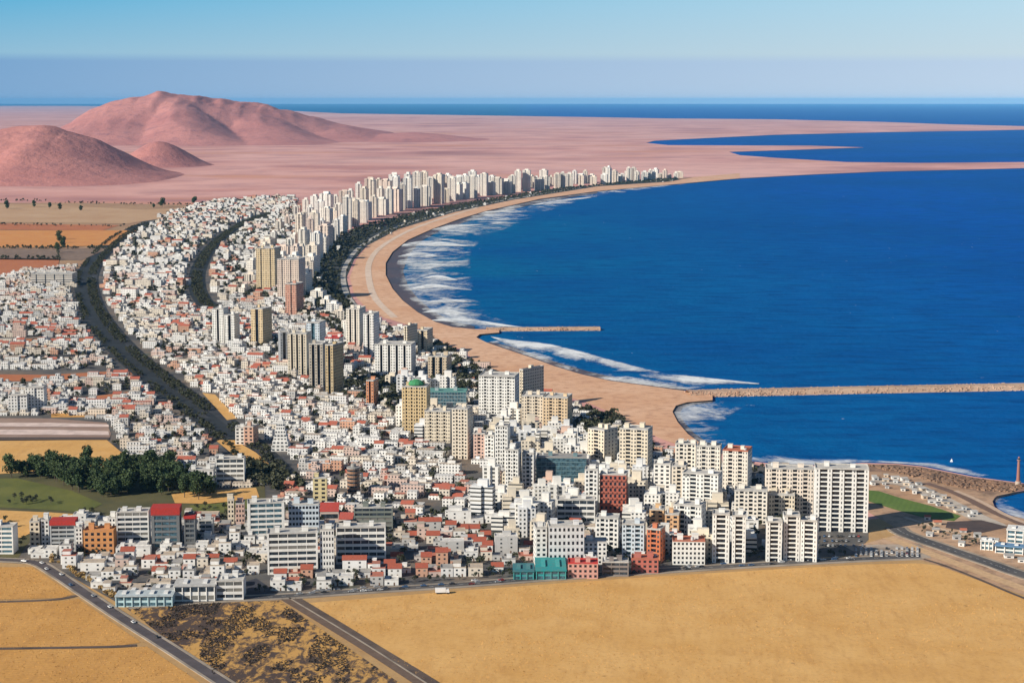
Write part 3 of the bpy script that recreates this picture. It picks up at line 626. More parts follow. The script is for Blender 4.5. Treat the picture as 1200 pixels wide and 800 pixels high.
def s_grid(root, w, d, h, n, fh, col, rnd, th, k):
    mb = MB(); mb.box(-w/2, w/2, -d/2, d/2, -1, h-.4)
    cols = k.get('cols') or max(2, int(w/4)); ww = w/cols*k.get('ww', .5); wh = fh*k.get('wh', .48)
    for i in range(1, n+1): mb.box(-w/2-.15, w/2+.15, -d/2-.15, -d/2+.1, i*fh-.25, i*fh-.02)
    mb.build('wall', WALL, root, col)
    key = 'window_%d_%d' % (int(ww*10), int(wh*10))
    if key not in UNIT:
        g = MB(); g.box(-ww/2, ww/2, -.1, .3, 0, wh, bottom=True); UNIT[key] = g.mesh('window', [GLASSD])
    cnt = 0
    for i in range(n):
        for j in range(cols):
            if cnt >= 100: break
            inst('window', UNIT[key], root, (-w/2+w*(j+.5)/cols, -d/2+.05, i*fh+fh*.3)); cnt += 1
            if k.get('balc') and (j % 2 == 0 or k['balc'] == 2) and cnt < 100:
                kb = 'balcony_%d' % int(ww*10)
                if kb not in UNIT: g = MB(); g.box(-ww*.7, ww*.7, -1.1, 0, 0, 1.0, bottom=True); UNIT[kb] = g.mesh('balcony', [WALL])
                inst('balcony', UNIT[kb], root, (-w/2+w*(j+.5)/cols, -d/2, i*fh+.05), col)
    if k.get('side', True): put_windows(root, side_spots(w, d, n, fh, th, 4, .32)[:max(0, 100-cnt)], fh*.45, GLASS)
    roof_parts(root, w, d, h, k.get('hutc', col), rnd, True, k.get('roof', ROOFW), k.get('hutc', col))
def s_bays(root, w, d, h, n, fh, col, rnd, th, k):
    nb = k.get('n') or max(3, 2*int(w/9)+1)
    if nb % 2 == 0: nb += 1
    rf = k.get('rf', .75); rec = min(k.get('rec', 1.8), d*.25); rcol = k.get('rcol', col)
    ne = (nb+1)//2; no = nb//2; u = w/(ne + no*rf)
    mb = MB(); mb.box(-w/2+.05, w/2-.05, -d/2+rec, d/2-rec, -1, h-.45)
    x = -w/2; bays = []; recs = []
    for i in range(nb):
        bw = u if i % 2 == 0 else u*rf
        if i % 2 == 0:
            dh = k.get('stag', 0)*rnd.uniform(-1, .4)
            bays.append((x, x+bw)); mb.box(x, x+bw, -d/2, -d/2+rec+.1, -1, h-.5+dh); mb.box(x, x+bw, d/2-rec-.1, d/2, -1, h-.5)
        else: recs.append((x, x+bw))
        x += bw
    mb.build('wall', FACADES[k.get('fac', 0)] if k['far'] else WALL, root, col)
    for a, b in recs:
        g = MB(); g.box(a+.05, b-.05, -d/2+rec-.08, -d/2+rec+.1, .2, h-.6); g.build('glazing', k.get('rglass', GLASSD), root)
    if not k['far']:
        big = k.get('bw', .42); spots = []
        for i in range(n-1, -1, -1):
            for a, b in bays:
                m = 2 if (b-a) > 4.5 else 1
                for j in range(m): spots.append((a+(b-a)*(j+.5)/m, -d/2, i*fh+fh*.3, (b-a)/m*big, 0))
        put_windows(root, spots + side_spots(w, d, n, fh, th, 5, .3), fh*.48, k.get('glass', GLASS))
        for a, b in recs:
            y0, y1 = -d/2+k.get('bo', .15), -d/2+rec-.02; key = 'balcony_%d_%d_%d' % (round((b-a)*50), round((y1-y0)*50), round(fh*50))
            if key not in UNIT: g = MB(); q = (b-a)/2-.03; g.box(-q, q, y0-y1, y0-y1+.18, -.12, fh*k.get('bh', .36), bottom=True); g.box(-q, q, y0-y1+.18, 0, -.12, .06, bottom=True); UNIT[key] = g.mesh('balcony', [WALL])
            for i in range(1, n): inst('balcony', UNIT[key], root, ((a+b)/2, y1, i*fh), rcol)
    roof_parts(root, w, d, h, col, rnd, True, k.get('roof', ROOFW), col)
    if 'dome' in k:
        mb = MB(); r = min(w, d)*.33
        for a0, a1, z0, z1 in ((1.0, 1.0, 0, 1.5), (1.0, .8, 1.5, 4.5), (.8, .25, 4.5, 7.5)):
            mb.prism([(r*a0*math.cos(t*math.pi/6), r*a0*math.sin(t*math.pi/6)) for t in range(12)], h+1+z0*.7, h+1+z1*.7, scale_top=a1/a0)
        mb.build('green_roof', TILE, root, k['dome'])
def s_glass(root, w, d, h, n, fh, col, rnd, th, k):
    mb = MB(); mb.box(-w/2, w/2, -d/2, d/2, -1, h-.4); mb.build('curtain_wall', k.get('glass', GLASSB), root)
    f = MB(); f.box(-w/2-.12, w/2+.12, -d/2-.12, d/2+.12, -.15, .15 + k.get('band', .25), bottom=True); me = f.mesh('floor_band', [WALL])
    for i in range(n): inst('floor_band', me, root, (0, 0, i*fh), col)
    m = MB(); q = max(3, int(w/k.get('mull', 3)))
    for j in range(q+1): x = -w/2+w*j/q; m.box(x-.12, x+.12, -d/2-.2, -d/2+.05, -.5, h-.2)
    m.build('mullions', WALL, root, col); roof_parts(root, w, d, h, col, rnd, True, k.get('roof', ROOFG), col)
def s_cyl(root, w, d, h, n, fh, col, rnd, th, k):
    r = w/2; pts = [(r*math.cos(t*math.pi/10), r*math.sin(t*math.pi/10)) for t in range(20)]
    mb = MB(); mb.prism(pts, -1, h); mb.build('wall', WALL, root, col)
    f = MB(); f.prism([(x*1.012, y*1.012) for x, y in pts], 0, fh*.42); me = f.mesh('window_band', [GLASS])
    for i in range(n): inst('window_band', me, root, (0, 0, i*fh+fh*.35))
    m = MB(); m.prism([(x*1.05, y*1.05) for x, y in pts], h, h+1.2); m.prism([(x*.4, y*.4) for x, y in pts], h+1.2, h+4); m.build('roof', ROOF, root, k.get('roof', ROOFG))
def s_hall(root, w, d, h, n, fh, col, rnd, th, k):
    mb = MB(); mb.box(-w/2, w/2, -d/2, d/2, -1, h-.2); m = max(3, int(w/5))
    for j in range(m+1): x = -w/2+w*j/m; mb.box(x-.35, x+.35, -d/2-.6, -d/2+.1, -1, h-.1)
    mb.build('wall', WALL, root, k.get('wallc', WHITE))
    g = MB(); g.box(-w/2+.3, w/2-.3, -d/2-.25, -d/2+.1, 0, fh*.5); me = g.mesh('window_band', [k.get('glass', GLASSB)])
    for i in range(n): inst('window_band', me, root, (0, 0, i*fh+fh*.3))
    r = MB(); r.box(-w/2-.8, w/2+.8, -d/2-1.2, d/2+.8, h-.19, h+.5, bottom=True); r.build('roof', ROOF, root, col)
    nv = max(2, int(w/9))
    for j in range(nv): x = -w/2+w*(j+.5)/nv; v = MB(); v.box(x-1.4, x+1.4, -d*.25, d*.25, h+.5, h+1.5); v.build('roof_light', WALL, root, k.get('ventc', WHITE2))
def s_pyr(root, w, d, h, n, fh, col, rnd, th, k):
    mb = MB(); z = -1; steps = 6; r = w/2
    for i in range(steps):
        f = 1-.13*i; z1 = h*.8*(i+1)/steps; mb.box(-r*f, r*f, -d/2*f, d/2*f, z, z1); z = z1
    mb.build('wall', WALL, root, col)
    for i in range(n-3):
        f = 1-.13*min(steps-1, int(i*fh/(h*.8)*steps)); g = MB()
        for j in range(4): x = -r*f+2*r*f*(j+.5)/4; g.box(x-r*f*.14, x+r*f*.14, -d/2*f-.05, -d/2*f+.2, i*fh+fh*.3, i*fh+fh*.75)
        g.build('window_row', GLASS, root)
    s = MB(); s.prism([(r*.3*math.cos(t*math.pi/2+.78), r*.3*math.sin(t*math.pi/2+.78)) for t in range(4)], h*.8, h, scale_top=.1); s.build('spire', WALL, root, col)
def s_plain(root, w, d, h, n, fh, col, rnd, th, k):
    fm = FACADES[k.get('fac', 0)]; mb = MB(); nb = max(1, int(round(w/8)))
    if nb == 1: mb.box(-w/2, w/2, -d/2, d/2, -1, h-.2, 0, 1)
    else:
        for i in range(nb):
            a, b = -w/2+w*i/nb, -w/2+w*(i+1)/nb; o = 1.2*(i % 2); mb.box(a, b, -d/2+o, d/2, -1, h-.2-rnd.choice((0, 0, .1)) + (k.get('stag', 0)*rnd.uniform(-1, 0)), 0, 1)
    mb.build('wall', [fm, ROOF], root, col)
    if not k.get('stag'): roof_parts(root, w, d, h, col, rnd, True, k.get('roof', ROOFW), col)
STY = dict(slab=s_slab, grid=s_grid, bays=s_bays, glass=s_glass, cyl=s_cyl, hall=s_hall, pyramid=s_pyr, plain=s_plain)

T = 'tower block'; O = 'office block'; A_ = 'apartment block'
# front left
hero('low white office with blue glass bands at the left edge beside the field road', O, -8, 19, 649, 617, 14, 0, 'slab', WHITE, glass=GLASSB)
hero('cream three storey block, left one of a pair beside the field road bend', A_, 36, 49, 640, 611, 12, 6, 'grid', CREAM, name='apartment_block')
hero('pale grey narrow block, right one of a pair beside the field road bend', A_, 50, 60, 639, 609, 12, 4, 'grid', WHITE2, name='apartment_block')
hero('grey banded block under a bright red roof left of the orange block', A_, 61, 91, 646, 616, 13, 4, 'slab', GREY, name='apartment_block', redtop=3.5)
hero('slim white stair tower squeezed against the orange block', T, 90.5, 98.5, 648, 618, 12, 4, 'grid', WHITE, name='tower_block', cols=2)
hero('orange three storey block with dark square windows, beside white stair tower', A_, 100, 136, 649, 622, 15, 3, 'grid', ORNG, name='apartment_block', roof=ORNG, fh=4.2)
hero('white slab office with dark ribbon windows left of the red roofed slab', O, 138, 177, 641, 600, 15, 5, 'slab', WHITE2, fh=4)
hero('narrow white annex at the left end of the ribbon window office', O, 129, 138, 640, 606, 12, 4, 'grid', WHITE, cols=2)
hero('dark glass slab office crowned with a bright red roof', O, 179, 213, 643, 604, 15, 4, 'slab', DGREY, fh=4, redtop=5.5, end=2.2, glass=GLASSB)
hero('dark narrow block with rust roof right of the red crowned slab', O, 217, 231, 642, 608, 14, 4, 'slab', DGREY, roof=ROOFR, redtop=2)
hero('low grey banded block behind the front left houses', O, 233, 251, 630, 610, 12, 4, 'slab', GREY)
hero('thin cream tower standing alone left of the pink block', T, 267.5, 275, 618, 585, 6, 4, 'grid', CREAM, cols=2, name='tower_block')
hero('pink brown block with blind walls beside the thin cream tower', A_, 276, 288, 618, 590, 12, 6, 'grid', PINK, name='apartment_block', cols=3)
hero('white slab office with bright end wall and blue grey window bands', O, 289, 335, 634, 590, 17, 9, 'slab', WHITE, fh=4.2, end=2, glass=GLASSB)
hero('blue grey slab office with punched windows right of the bright end wall', O, 338.5, 375, 630, 591, 14, 4, 'grid', BLUEW, cols=9, fh=4.6, ww=.7)
hero('long white ribbon window office, left wing with a blank white end wall', O, 313, 374, 673, 625, 17, 6, 'slab', WHITE, fh=4.4, end=1.2)
hero('white stair core with square windows between two long office wings', O, 374.5, 393, 671, 620, 15, 5, 'grid', WHITE, cols=5, fh=4.4)
hero('long white ribbon window office, right wing stretching behind red roofed houses', O, 394, 453, 661, 618, 15, 3, 'slab', WHITE, fh=4.4)
hero('dark grey green slab with thin window lines right of the red gables', O, 415, 461, 622, 595, 13, 2, 'slab', (.16,.18,.16), fh=4)
hero('white four storey flats with dark window bands beside dry ochre strip', A_, 254, 288, 567, 538, 15, 3, 'slab', WHITE, name='apartment_block', fh=4.6)
hero('low terraced white flats stepping down left of the four storey flats', A_, 222, 252, 571, 551, 16, 3, 'grid', WHITE2, name='apartment_block', fh=5)
hero('round brown tower with bands of windows', T, 407, 422, 582, 549, 10, 0, 'cyl', BROWN)
hero('pale yellow block left of the round brown tower', A_, 367, 384, 590, 560, 13, 3, 'grid', (.66,.55,.30), name='apartment_block')
hero('white stepped tower tapering to a spire above low houses', 'spire', 319, 340, 529, 484, 16, 0, 'pyramid', WHITE2)
hero('low teal and white market hall with glass bands at the corner', 'market hall', 138, 204, 711, 698, 14, 2, 'hall', (.44,.50,.52), glass=GLASSB, wallc=(.45,.62,.66), fh=4)
hero('pale low shed with tan roof just behind the teal market hall', 'shed', 150, 178, 702, 694, 12, 2, 'hall', (.46,.40,.34), wallc=WHITE2, fh=4, name='shed')
hero('white low shed with grey roof behind the teal market hall, right one', 'shed', 180, 204, 702, 690, 12, 2, 'hall', (.36,.37,.38), wallc=WHITE, fh=4, name='shed')
hero('white two storey hall with long dark glass bands beside the scrub field', 'market hall', 206, 254, 705, 686, 18, 3, 'hall', (.48,.47,.45), fh=5, glass=GLASS)
hero('white three storey hall at the right end of the market row', 'market hall', 254, 288, 703, 681, 20, 3, 'slab', WHITE2, fh=4.5, name='market_hall')
hero('teal roofed sports hall in front of the white grid office', 'hall', 628, 662, 679, 668, 38, 0, 'hall', TEAL, wallc=(.03,.28,.29), ventc=(.03,.33,.33), name='sports_hall')
hero('low teal glass pavilion left of the teal sports hall', 'pavilion', 602, 625, 679, 669, 22, 0, 'hall', (.03,.17,.20), wallc=TEAL, ventc=(.05,.2,.22), name='pavilion')
# centre
hero('white office with a grid of small dark square windows', O, 641, 684, 664, 616, 18, 3, 'grid', (.66,.655,.66), cols=8, fh=4.8, ww=.48)
hero('blank white end tower on the left of the grid window office', O, 625, 640.5, 664, 618, 18, 5, 'grid', WHITE, cols=2, name='tower_block')
hero('blue green glass slab with fine grid standing among white towers', O, 628, 688, 572, 536, 18, -4, 'glass', (.12,.22,.25), fh=4, mull=4)
hero('slim white tower left of the blue green glass slab', T, 592, 611, 577, 527, 16, -10, 'bays', WHITE, n=5)
hero('white tower touching the left end of blue green glass slab', T, 611.5, 628, 575, 531, 15, -8, 'bays', WHITE2, n=3)
hero('brick red tower with a grid of dark windows', T, 702, 736, 606, 556, 16, -8, 'grid', BRICK, cols=6, fh=5, balc=2, roof=ROOFW, hutc=WHITE, name='tower_block')
hero('white tower attached left of the brick red tower', T, 684.5, 702, 606, 550, 16, -6, 'bays', WHITE, n=3)
hero('cream tower with a wide shaded right face, left one of the twin', T, 688.5, 724, 547, 504, 22, -38, 'bays', CREAM, n=3)
hero('cream tower with rows of brown windows, right one of the twin', T, 725, 765, 561, 503, 20, -17, 'bays', CREAM, n=5, bw=.5)
hero('long cream beachfront slab, left section', A_, 790, 817, 567, 520, 15, -10, 'bays', (.76,.70,.61), n=5, name='apartment_block')
hero('long cream beachfront slab, middle section', A_, 815, 846, 571, 523, 15, -12, 'bays', (.77,.72,.64), n=5, name='apartment_block')
hero('long cream beachfront slab, right section with dark end wall', A_, 845, 882, 575, 528, 22, -17, 'bays', (.76,.69,.60), n=5, bw=.3, roof=ROOFR, name='apartment_block')
hero('white block below the cream beachfront slab, left one', A_, 765, 788, 582, 544, 16, -10, 'grid', WHITE, name='apartment_block')
hero('pale cream block below the cream beachfront slab, middle one', A_, 786, 806, 588, 546, 15, -10, 'bays', (.72,.63,.52), n=3, name='apartment_block')
hero('white stepped block below the cream beachfront slab, with shaded right side', A_, 798, 847, 599, 556, 18, -18, 'bays', WHITE, n=5, name='apartment_block', stag=4)
hero('white twin tower with dark balcony rows, left shaft', T, 833, 856, 660, 602, 15, -8, 'bays', WHITE, n=3, rf=2.2, bw=.2, bh=.3, bo=.5)
hero('white twin tower with dark balcony rows, right shaft', T, 856, 875, 660, 604, 15, -8, 'bays', WHITE, n=3, rf=2.2, bw=.2, bh=.3, bo=.5)
hero('white triple tower by the front road, left shaft', T, 896, 916, 659, 611, 14, -5, 'bays', WHITE, n=3, rf=2.2, bw=.2, bh=.3, bo=.5)
hero('white triple tower by the front road, tallest middle shaft', T, 916, 937, 658, 604, 15, -5, 'bays', WHITE, n=3, rf=2.2, bw=.2, bh=.3, bo=.5)
hero('white triple tower by the front road, right shaft with shaded side', T, 936, 960, 659, 610, 14, -14, 'bays', WHITE, n=3, rf=2.2, bw=.2, bh=.3, bo=.5)
hero('cream slab with many small windows behind the white twin tower', A_, 859, 900, 614, 575, 16, -8, 'bays', (.77,.71,.62), n=7, name='apartment_block')
hero('cream white block with turquoise roof box behind the triple tower', A_, 899, 932, 611, 580, 16, -8, 'bays', CREAM, n=5, hutc=TEAL, name='apartment_block')
hero('tall pinkish cream slab joined to the big white tower', A_, 895, 953, 608, 549, 17, -6, 'bays', (.77,.67,.57), n=9, name='apartment_block')
hero('big white tower with dark vertical balcony stripes at the right end of town', T, 952, 1017, 624, 549, 20, -7, 'bays', WHITE, n=9, rf=1.7, bw=.2, stag=2, bh=.28, bo=.6)
hero('orange cream block with dark windows above the red orange tower', A_, 760, 780, 627, 597, 15, -8, 'grid', (.64,.40,.20), name='apartment_block')
hero('tan orange block with balconies right of the orange cream block', A_, 778, 798, 630, 603, 15, -10, 'grid', (.60,.36,.19), name='apartment_block', balc=1)
hero('red orange tower with curved balconies near the front road', T, 757, 780, 660, 620, 14, -20, 'bays', RORNG, n=3, rf=1.2, rcol=RORNG)
hero('white five storey block right of the red orange tower', A_, 787, 826, 662, 634, 16, -3, 'grid', WHITE, cols=8, name='apartment_block', roof=ROOFR)
hero('white block with shaded side between orange block and twin tower', A_, 788, 828, 627, 593, 18, -18, 'bays', WHITE, n=5, name='apartment_block')
hero('grey white block with dark balcony bands above the grid window office', A_, 652, 698, 613, 586, 16, -3, 'slab', WHITE2, name='apartment_block', fh=4.4)
hero('white block left of the glazed tower and right of grid window office', A_, 697, 727, 646, 607, 16, -8, 'bays', WHITE, n=5, name='apartment_block')
hero('blue white tower with glazed balconies by the front road', T, 728, 757, 657, 614, 16, -8, 'bays', BLUEW, n=5, rf=1.2, rglass=GLASSB)
hero('low white annex right of the grid window office', A_, 684, 711, 661, 635, 14, -2, 'grid', WHITE, name='apartment_block', cols=5)
hero('low red roofed block on the front road right of the teal hall', A_, 665, 701, 678, 660, 14, -2, 'grid', (.58,.30,.25), name='apartment_block', roof=RED, cols=6)
hero('low dark brown block on the front road, in shade', A_, 705, 737, 675, 659, 13, -3, 'slab', (.20,.17,.16), name='apartment_block')
hero('low red fronted block on the front road below the red orange tower', A_, 739, 772, 672, 655, 13, -4, 'grid', (.44,.12,.09), name='apartment_block', roof=ROOFR, cols=5)
# middle distance
hero('gold striped tower carrying a bright green roof', T, 472, 504, 507, 453, 26, -6, 'bays', GOLD, n=9, dome=GREENR, rf=.5, rglass=GLASS, bw=.3)
hero('low teal glass block behind the green roofed tower', O, 500, 548, 479, 459, 22, -3, 'glass', (.30,.38,.40), roof=(.10,.28,.26), fh=4)
hero('cream slab with vertical stripes right of the green roofed tower', A_, 498, 531, 519, 482, 18, -8, 'bays', CREAM, n=7, name='apartment_block', rf=.5)
hero('tall cream tower right of the vertically striped slab', T, 530, 554, 538, 479, 22, -12, 'bays', (.66,.58,.47), n=5, rf=.5)
hero('pink brown slim block left of the white slim tower', A_, 555, 570, 541, 508, 16, -6, 'bays', PINK, n=3, name='apartment_block')
hero('white slim tower beside the pink brown slim block', T, 568, 582, 545, 510, 18, -8, 'bays', WHITE, n=3)
hero('taller white tower with pale ribs beside the white slim tower', T, 580, 598, 550, 499, 18, -8, 'bays', WHITE, n=5, rf=.5)
hero('broad white ribbed slab near the beach', A_, 561, 609, 490, 441, 30, -10, 'bays', WHITE, n=9, rf=.45, stag=2, name='apartment_block')
hero('tall cream tower with a dark glass right face near the beach', T, 610, 636, 479, 433, 38, -38, 'bays', CREAM, n=3, rf=.4)
hero('cream ribbed slab in front of the dark glass tower, left half', A_, 611, 640, 502, 464, 26, -8, 'bays', (.70,.60,.47), n=5, rf=.5, name='apartment_block')
hero('golden ribbed slab in front of the dark glass tower, right half', A_, 636, 671, 504, 466, 28, -12, 'bays', (.66,.49,.31), n=5, rf=.5, name='apartment_block')
hero('white cream tower by the first beach bend, left one', T, 407, 428, 408, 362, 34, -10, 'bays', (.72,.66,.57), n=5, rf=.5)
hero('white cream tower by the first beach bend, right one', T, 427, 444, 423, 368, 30, -10, 'bays', WHITE, n=3, rf=.5)
hero('broad white ribbed slab left of the teal glass block', A_, 440, 487, 445, 404, 30, -8, 'bays', WHITE, n=9, rf=.45, name='apartment_block')
hero('slim cream tower with shaded side near the small breakwater', T, 474, 489, 411, 382, 30, -25, 'bays', CREAM, n=3)
hero('gold cream tower near the small breakwater', T, 490, 507, 416, 387, 30, -12, 'bays', (.62,.5,.34), n=3)
hero('tan block with shaded ground right of the white ribbed slab', A_, 502, 529, 444, 418, 30, -10, 'bays', (.52,.42,.30), n=5, name='apartment_block')
hero('orange slim tower among trees', T, 430, 443, 476, 446, 20, -12, 'bays', (.56,.23,.11), n=3, rcol=(.56,.23,.11))
hero('dark grey glass tower, leftmost of the dark cluster', T, 325, 340, 430, 389, 30, 12, 'bays', (.30,.32,.35), n=3, rf=1.2)
hero('cream striped slab in the dark cluster', A_, 339, 364, 440, 391, 28, -6, 'bays', (.62,.54,.42), n=7, rf=.6, name='apartment_block')
hero('pale blue tower rising behind the dark cluster', T, 361, 381, 422, 378, 30, -10, 'bays', BLUEW, n=3, rf=.8, rglass=GLASSB)
hero('dark and cream striped tower in the dark cluster', T, 364, 384, 455, 403, 28, -8, 'bays', (.42,.37,.31), n=5, rf=1.1)
hero('dark gold tower at the right of the dark cluster', T, 383, 402, 465, 404, 28, -20, 'bays', (.44,.33,.18), n=3, rf=1.0)
hero('small block with a red roof above the dark gold tower', A_, 382, 402, 428, 396, 26, -8, 'plain', WHITE2, roof=RED)
hero('white tower with pale ribs left of the gold tower', T, 251, 267, 403, 362, 30, -6, 'bays', WHITE, n=3, rf=.5)
hero('white slab touching the right of the pale ribbed tower', A_, 265, 280, 404, 369, 26, -8, 'bays', WHITE, n=3, name='apartment_block')
hero('gold tower standing left of the dark cluster', T, 296, 318, 406, 362, 30, -18, 'bays', (.58,.44,.26), n=3)
hero('tall gold block on the second avenue', T, 302, 328, 342, 291, 40, -8, 'plain', (.60,.47,.29), fac=0, fh=6)
hero('pink cream block right of the tall gold block', A_, 327, 357, 352, 304, 46, -8, 'plain', (.62,.50,.42), fac=0)
hero('red brown block standing below the pink cream block', A_, 336, 355, 370, 333, 34, -14, 'plain', (.50,.25,.18), fac=0)
hero('white block on the left side, shorter of a pair', A_, 11, 35, 484, 463, 24, 6, 'plain', WHITE2, fac=0)
hero('white block on the left side, taller of a pair', A_, 31, 55, 482, 454, 26, 6, 'plain', WHITE, fac=0)
hero('tan brown block beside the dry ochre strip', A_, 287, 302, 522, 500, 15, -12, 'grid', (.50,.30,.22), name='apartment_block')
hero('white block beside the tan brown block', A_, 276, 288, 521, 501, 15, 4, 'grid', WHITE, name='apartment_block')
hero('long pale low block beyond the brown dry fields on the left', A_, 40, 88, 335, 321, 40, 0, 'plain', (.60,.56,.52), fac=2)
hero('white small sheds on the sandy ground at the right edge, front one', 'shed', 1148, 1166, 645, 634, 10, -20, 'hall', WHITE, name='shed')
hero('white big shed on the sandy ground at the right edge, rear one', 'shed', 1178, 1212, 638, 622, 16, -20, 'hall', WHITE, name='shed')
hero('blue roofed shed on the sandy ground at the right edge', 'shed', 1166, 1200, 650, 641, 9, -20, 'hall', (.12,.25,.42), name='shed')

def gables(label, l, r, base, top, d, thd, col):
    th = R(thd); c, w, h = frame(l, r, base, top, d, th); root = empty('red_roofed_block', (c.x, c.y, LANDZ), th); tag(root, label, 'apartment block'); occupy(c.x, c.y, w, d, th)
    mb = MB(); mb.box(-w/2, w/2, -d/2, d/2, -1, h*.55); mb.build('wall', WALL, root, (.55,.45,.40))
    n = max(1, int(w/9))
    for i in range(n):
        g = MB(); a, b = -w/2+w*i/n, -w/2+w*(i+1)/n; g.gable(a+.1, b-.1, -d/2, d/2, h*.55, h*(.9+.1*(i % 2)), 0, 1); g.build('roof', [TILE, WALL], root, col)
    g = MB(); g.box(-w/2+.6, w/2-.6, -d/2-.06, -d/2+.2, h*.2, h*.42); g.build('window_band', GLASS, root)
gables('steep red gabled block right of the blue grey slab', 375, 398, 612, 588, 16, 4, (.46,.06,.05))
gables('lower red gabled block stepping down to the dark slab', 398, 416, 618, 600, 14, -6, (.44,.09,.07))

# towers along the bay: each a thing of its own, the nearest with ribs and balconies, the far ones plain
ORD = ['first','second','third','fourth','fifth','sixth','seventh','eighth','ninth','tenth','eleventh','twelfth','thirteenth','fourteenth','fifteenth','sixteenth','seventeenth','eighteenth','nineteenth']
TENS = ['','','twenty','thirty','forty','fifty','sixty','seventy','eighty','ninety']
def ordn(i):
    if i < 19: return ORD[i]
    k = i+1
    if k >= 100: return '%dth' % k
    return {2:'twentieth',3:'thirtieth',4:'fortieth',5:'fiftieth',6:'sixtieth',7:'seventieth',8:'eightieth',9:'ninetieth'}[k//10] if k % 10 == 0 else TENS[k//10] + '-' + ORD[k % 10 - 1]
CNAME = [((.82,.79,.74), 'white'), ((.79,.70,.59), 'cream'), ((.81,.75,.67), 'ivory'), ((.76,.62,.53), 'pinkish'), ((.64,.58,.51), 'grey beige')]
def small_tower(x_px, base, top, wpx, dm, thd, rnd, label, group, name='tower_block', cat=T, cols=CNAME, minfree=6, fac=None):
    p = G(x_px, base); s = mpp(p); w = wpx*s; h = (base-top)*s; th = R(thd)
    c = p + Vector((p.x, p.y, 0)).normalized()*dm/2
    if not free(c.x, c.y, max(min(w, dm)*.5, minfree)): return None
    occupy(c.x, c.y, w, dm, th)
    col, cn = rnd.choices(cols, ([5, 4, 4, 2, 1] if cols is CNAME else [6, 4, 3, .8, .4]))[0]; vv_ = rnd.uniform(.92, 1.06); col = tuple(q*vv_ for q in col)
    root = empty(name, (c.x, c.y, LANDZ), th); tag(root, label.replace('{c}', cn), cat, group)
    mb = MB(); nb = max(1, min(4, int(round(w/9)))); o = rnd.choice((1.5, 2.5))
    for i in range(nb):
        a, b = -w/2+w*i/nb, -w/2+w*(i+1)/nb; mb.box(a, b, -dm/2+o*(i % 2), dm/2, -1, h*(1-.04*(i % 2)) - .01*i, 0, 1)
    mb.build('wall', [FACADES[fac if fac is not None else rnd.choice((0, 0, 1, 3))], ROOF], root, col)
    r = MB(); r.box(-w*.22, w*.25, -dm*.2, dm*.28, h*.96, h+rnd.uniform(3, 7)); r.build('roof_hut', WALL, root, col)
    return root
rnd = random.Random(21)
def row(pts, step, hfun, wpx, dm, rowname, group, jx=2, jy=.6, n0=0, thr=(-18, 4)):
    poly = smooth(pts, 12); acc = 0; nxt = 0; i = n0
    for a, b in zip(poly, poly[1:]):
        ln = math.dist(a, b)
        while nxt <= acc+ln:
            f = (nxt-acc)/ln; x, y = a[0]+(b[0]-a[0])*f, a[1]+(b[1]-a[1])*f
            h = hfun(x)*rnd.choice((.45, .55, .65, .75, .85))*rnd.uniform(.9, 1.08); ww = wpx(x)*rnd.choice((.75, .9, 1.0, 1.2, 1.6)); y2 = y+rnd.uniform(-jy, jy)
            t = small_tower(x+rnd.uniform(-jx, jx), y2, y2-h, ww, dm, rnd.uniform(*thr), rnd, '{c} tower, %s from the near end of %s' % (ordn(i), rowname), group)
            if t: i += 1
            nxt += step(x)
        acc += ln
def interp(t):
    def f(x):
        for (a, u), (b, v) in zip(t, t[1:]):
            if x <= b: return u if x <= a else u+(v-u)*(x-a)/(b-a)
        return t[-1][1]
    return f
hA = interp([(340, 50), (370, 46), (400, 42), (440, 44), (470, 44), (520, 37), (570, 34), (620, 29), (680, 24), (740, 19), (800, 9)])
wA = interp([(340, 9), (420, 8), (520, 8), (620, 7.5), (700, 6.5), (800, 5)])
stp = interp([(340, 8.5), (460, 8.5), (560, 8), (680, 7), (800, 6)])
row([(357,345),(365,322),(374,303),(390,284),(418,264),(456,250),(510,239),(570,230),(640,222),(710,216),(770,211.5),(799,209)], stp, hA, wA, 34, 'the seafront tower row', 'towers along the curving beach')
row([(343,335),(352,312),(362,294),(378,276),(408,257),(448,244),(505,233.5),(570,225.5),(640,218),(710,213),(770,209.5)], stp, lambda x: hA(x)*.92, wA, 34, 'the second tower row', 'towers in the row behind the seafront')
row([(330,318),(340,298),(352,280),(370,264),(400,248),(440,237),(500,229),(560,222.5)], lambda x: 10.5, lambda x: hA(x)*.72, wA, 32, 'the third tower row', 'towers in the third row back from the beach')
row([(288,345),(300,318),(312,296),(330,272),(352,255),(385,241)], lambda x: 12, lambda x: 20, lambda x: 8, 30, 'the row on the second avenue', 'blocks along the second avenue')
row([(416,398),(400,378),(385,362),(372,352)], lambda x: 12, lambda x: 22, lambda x: 9, 30, 'the short row below the park', 'blocks below the park')

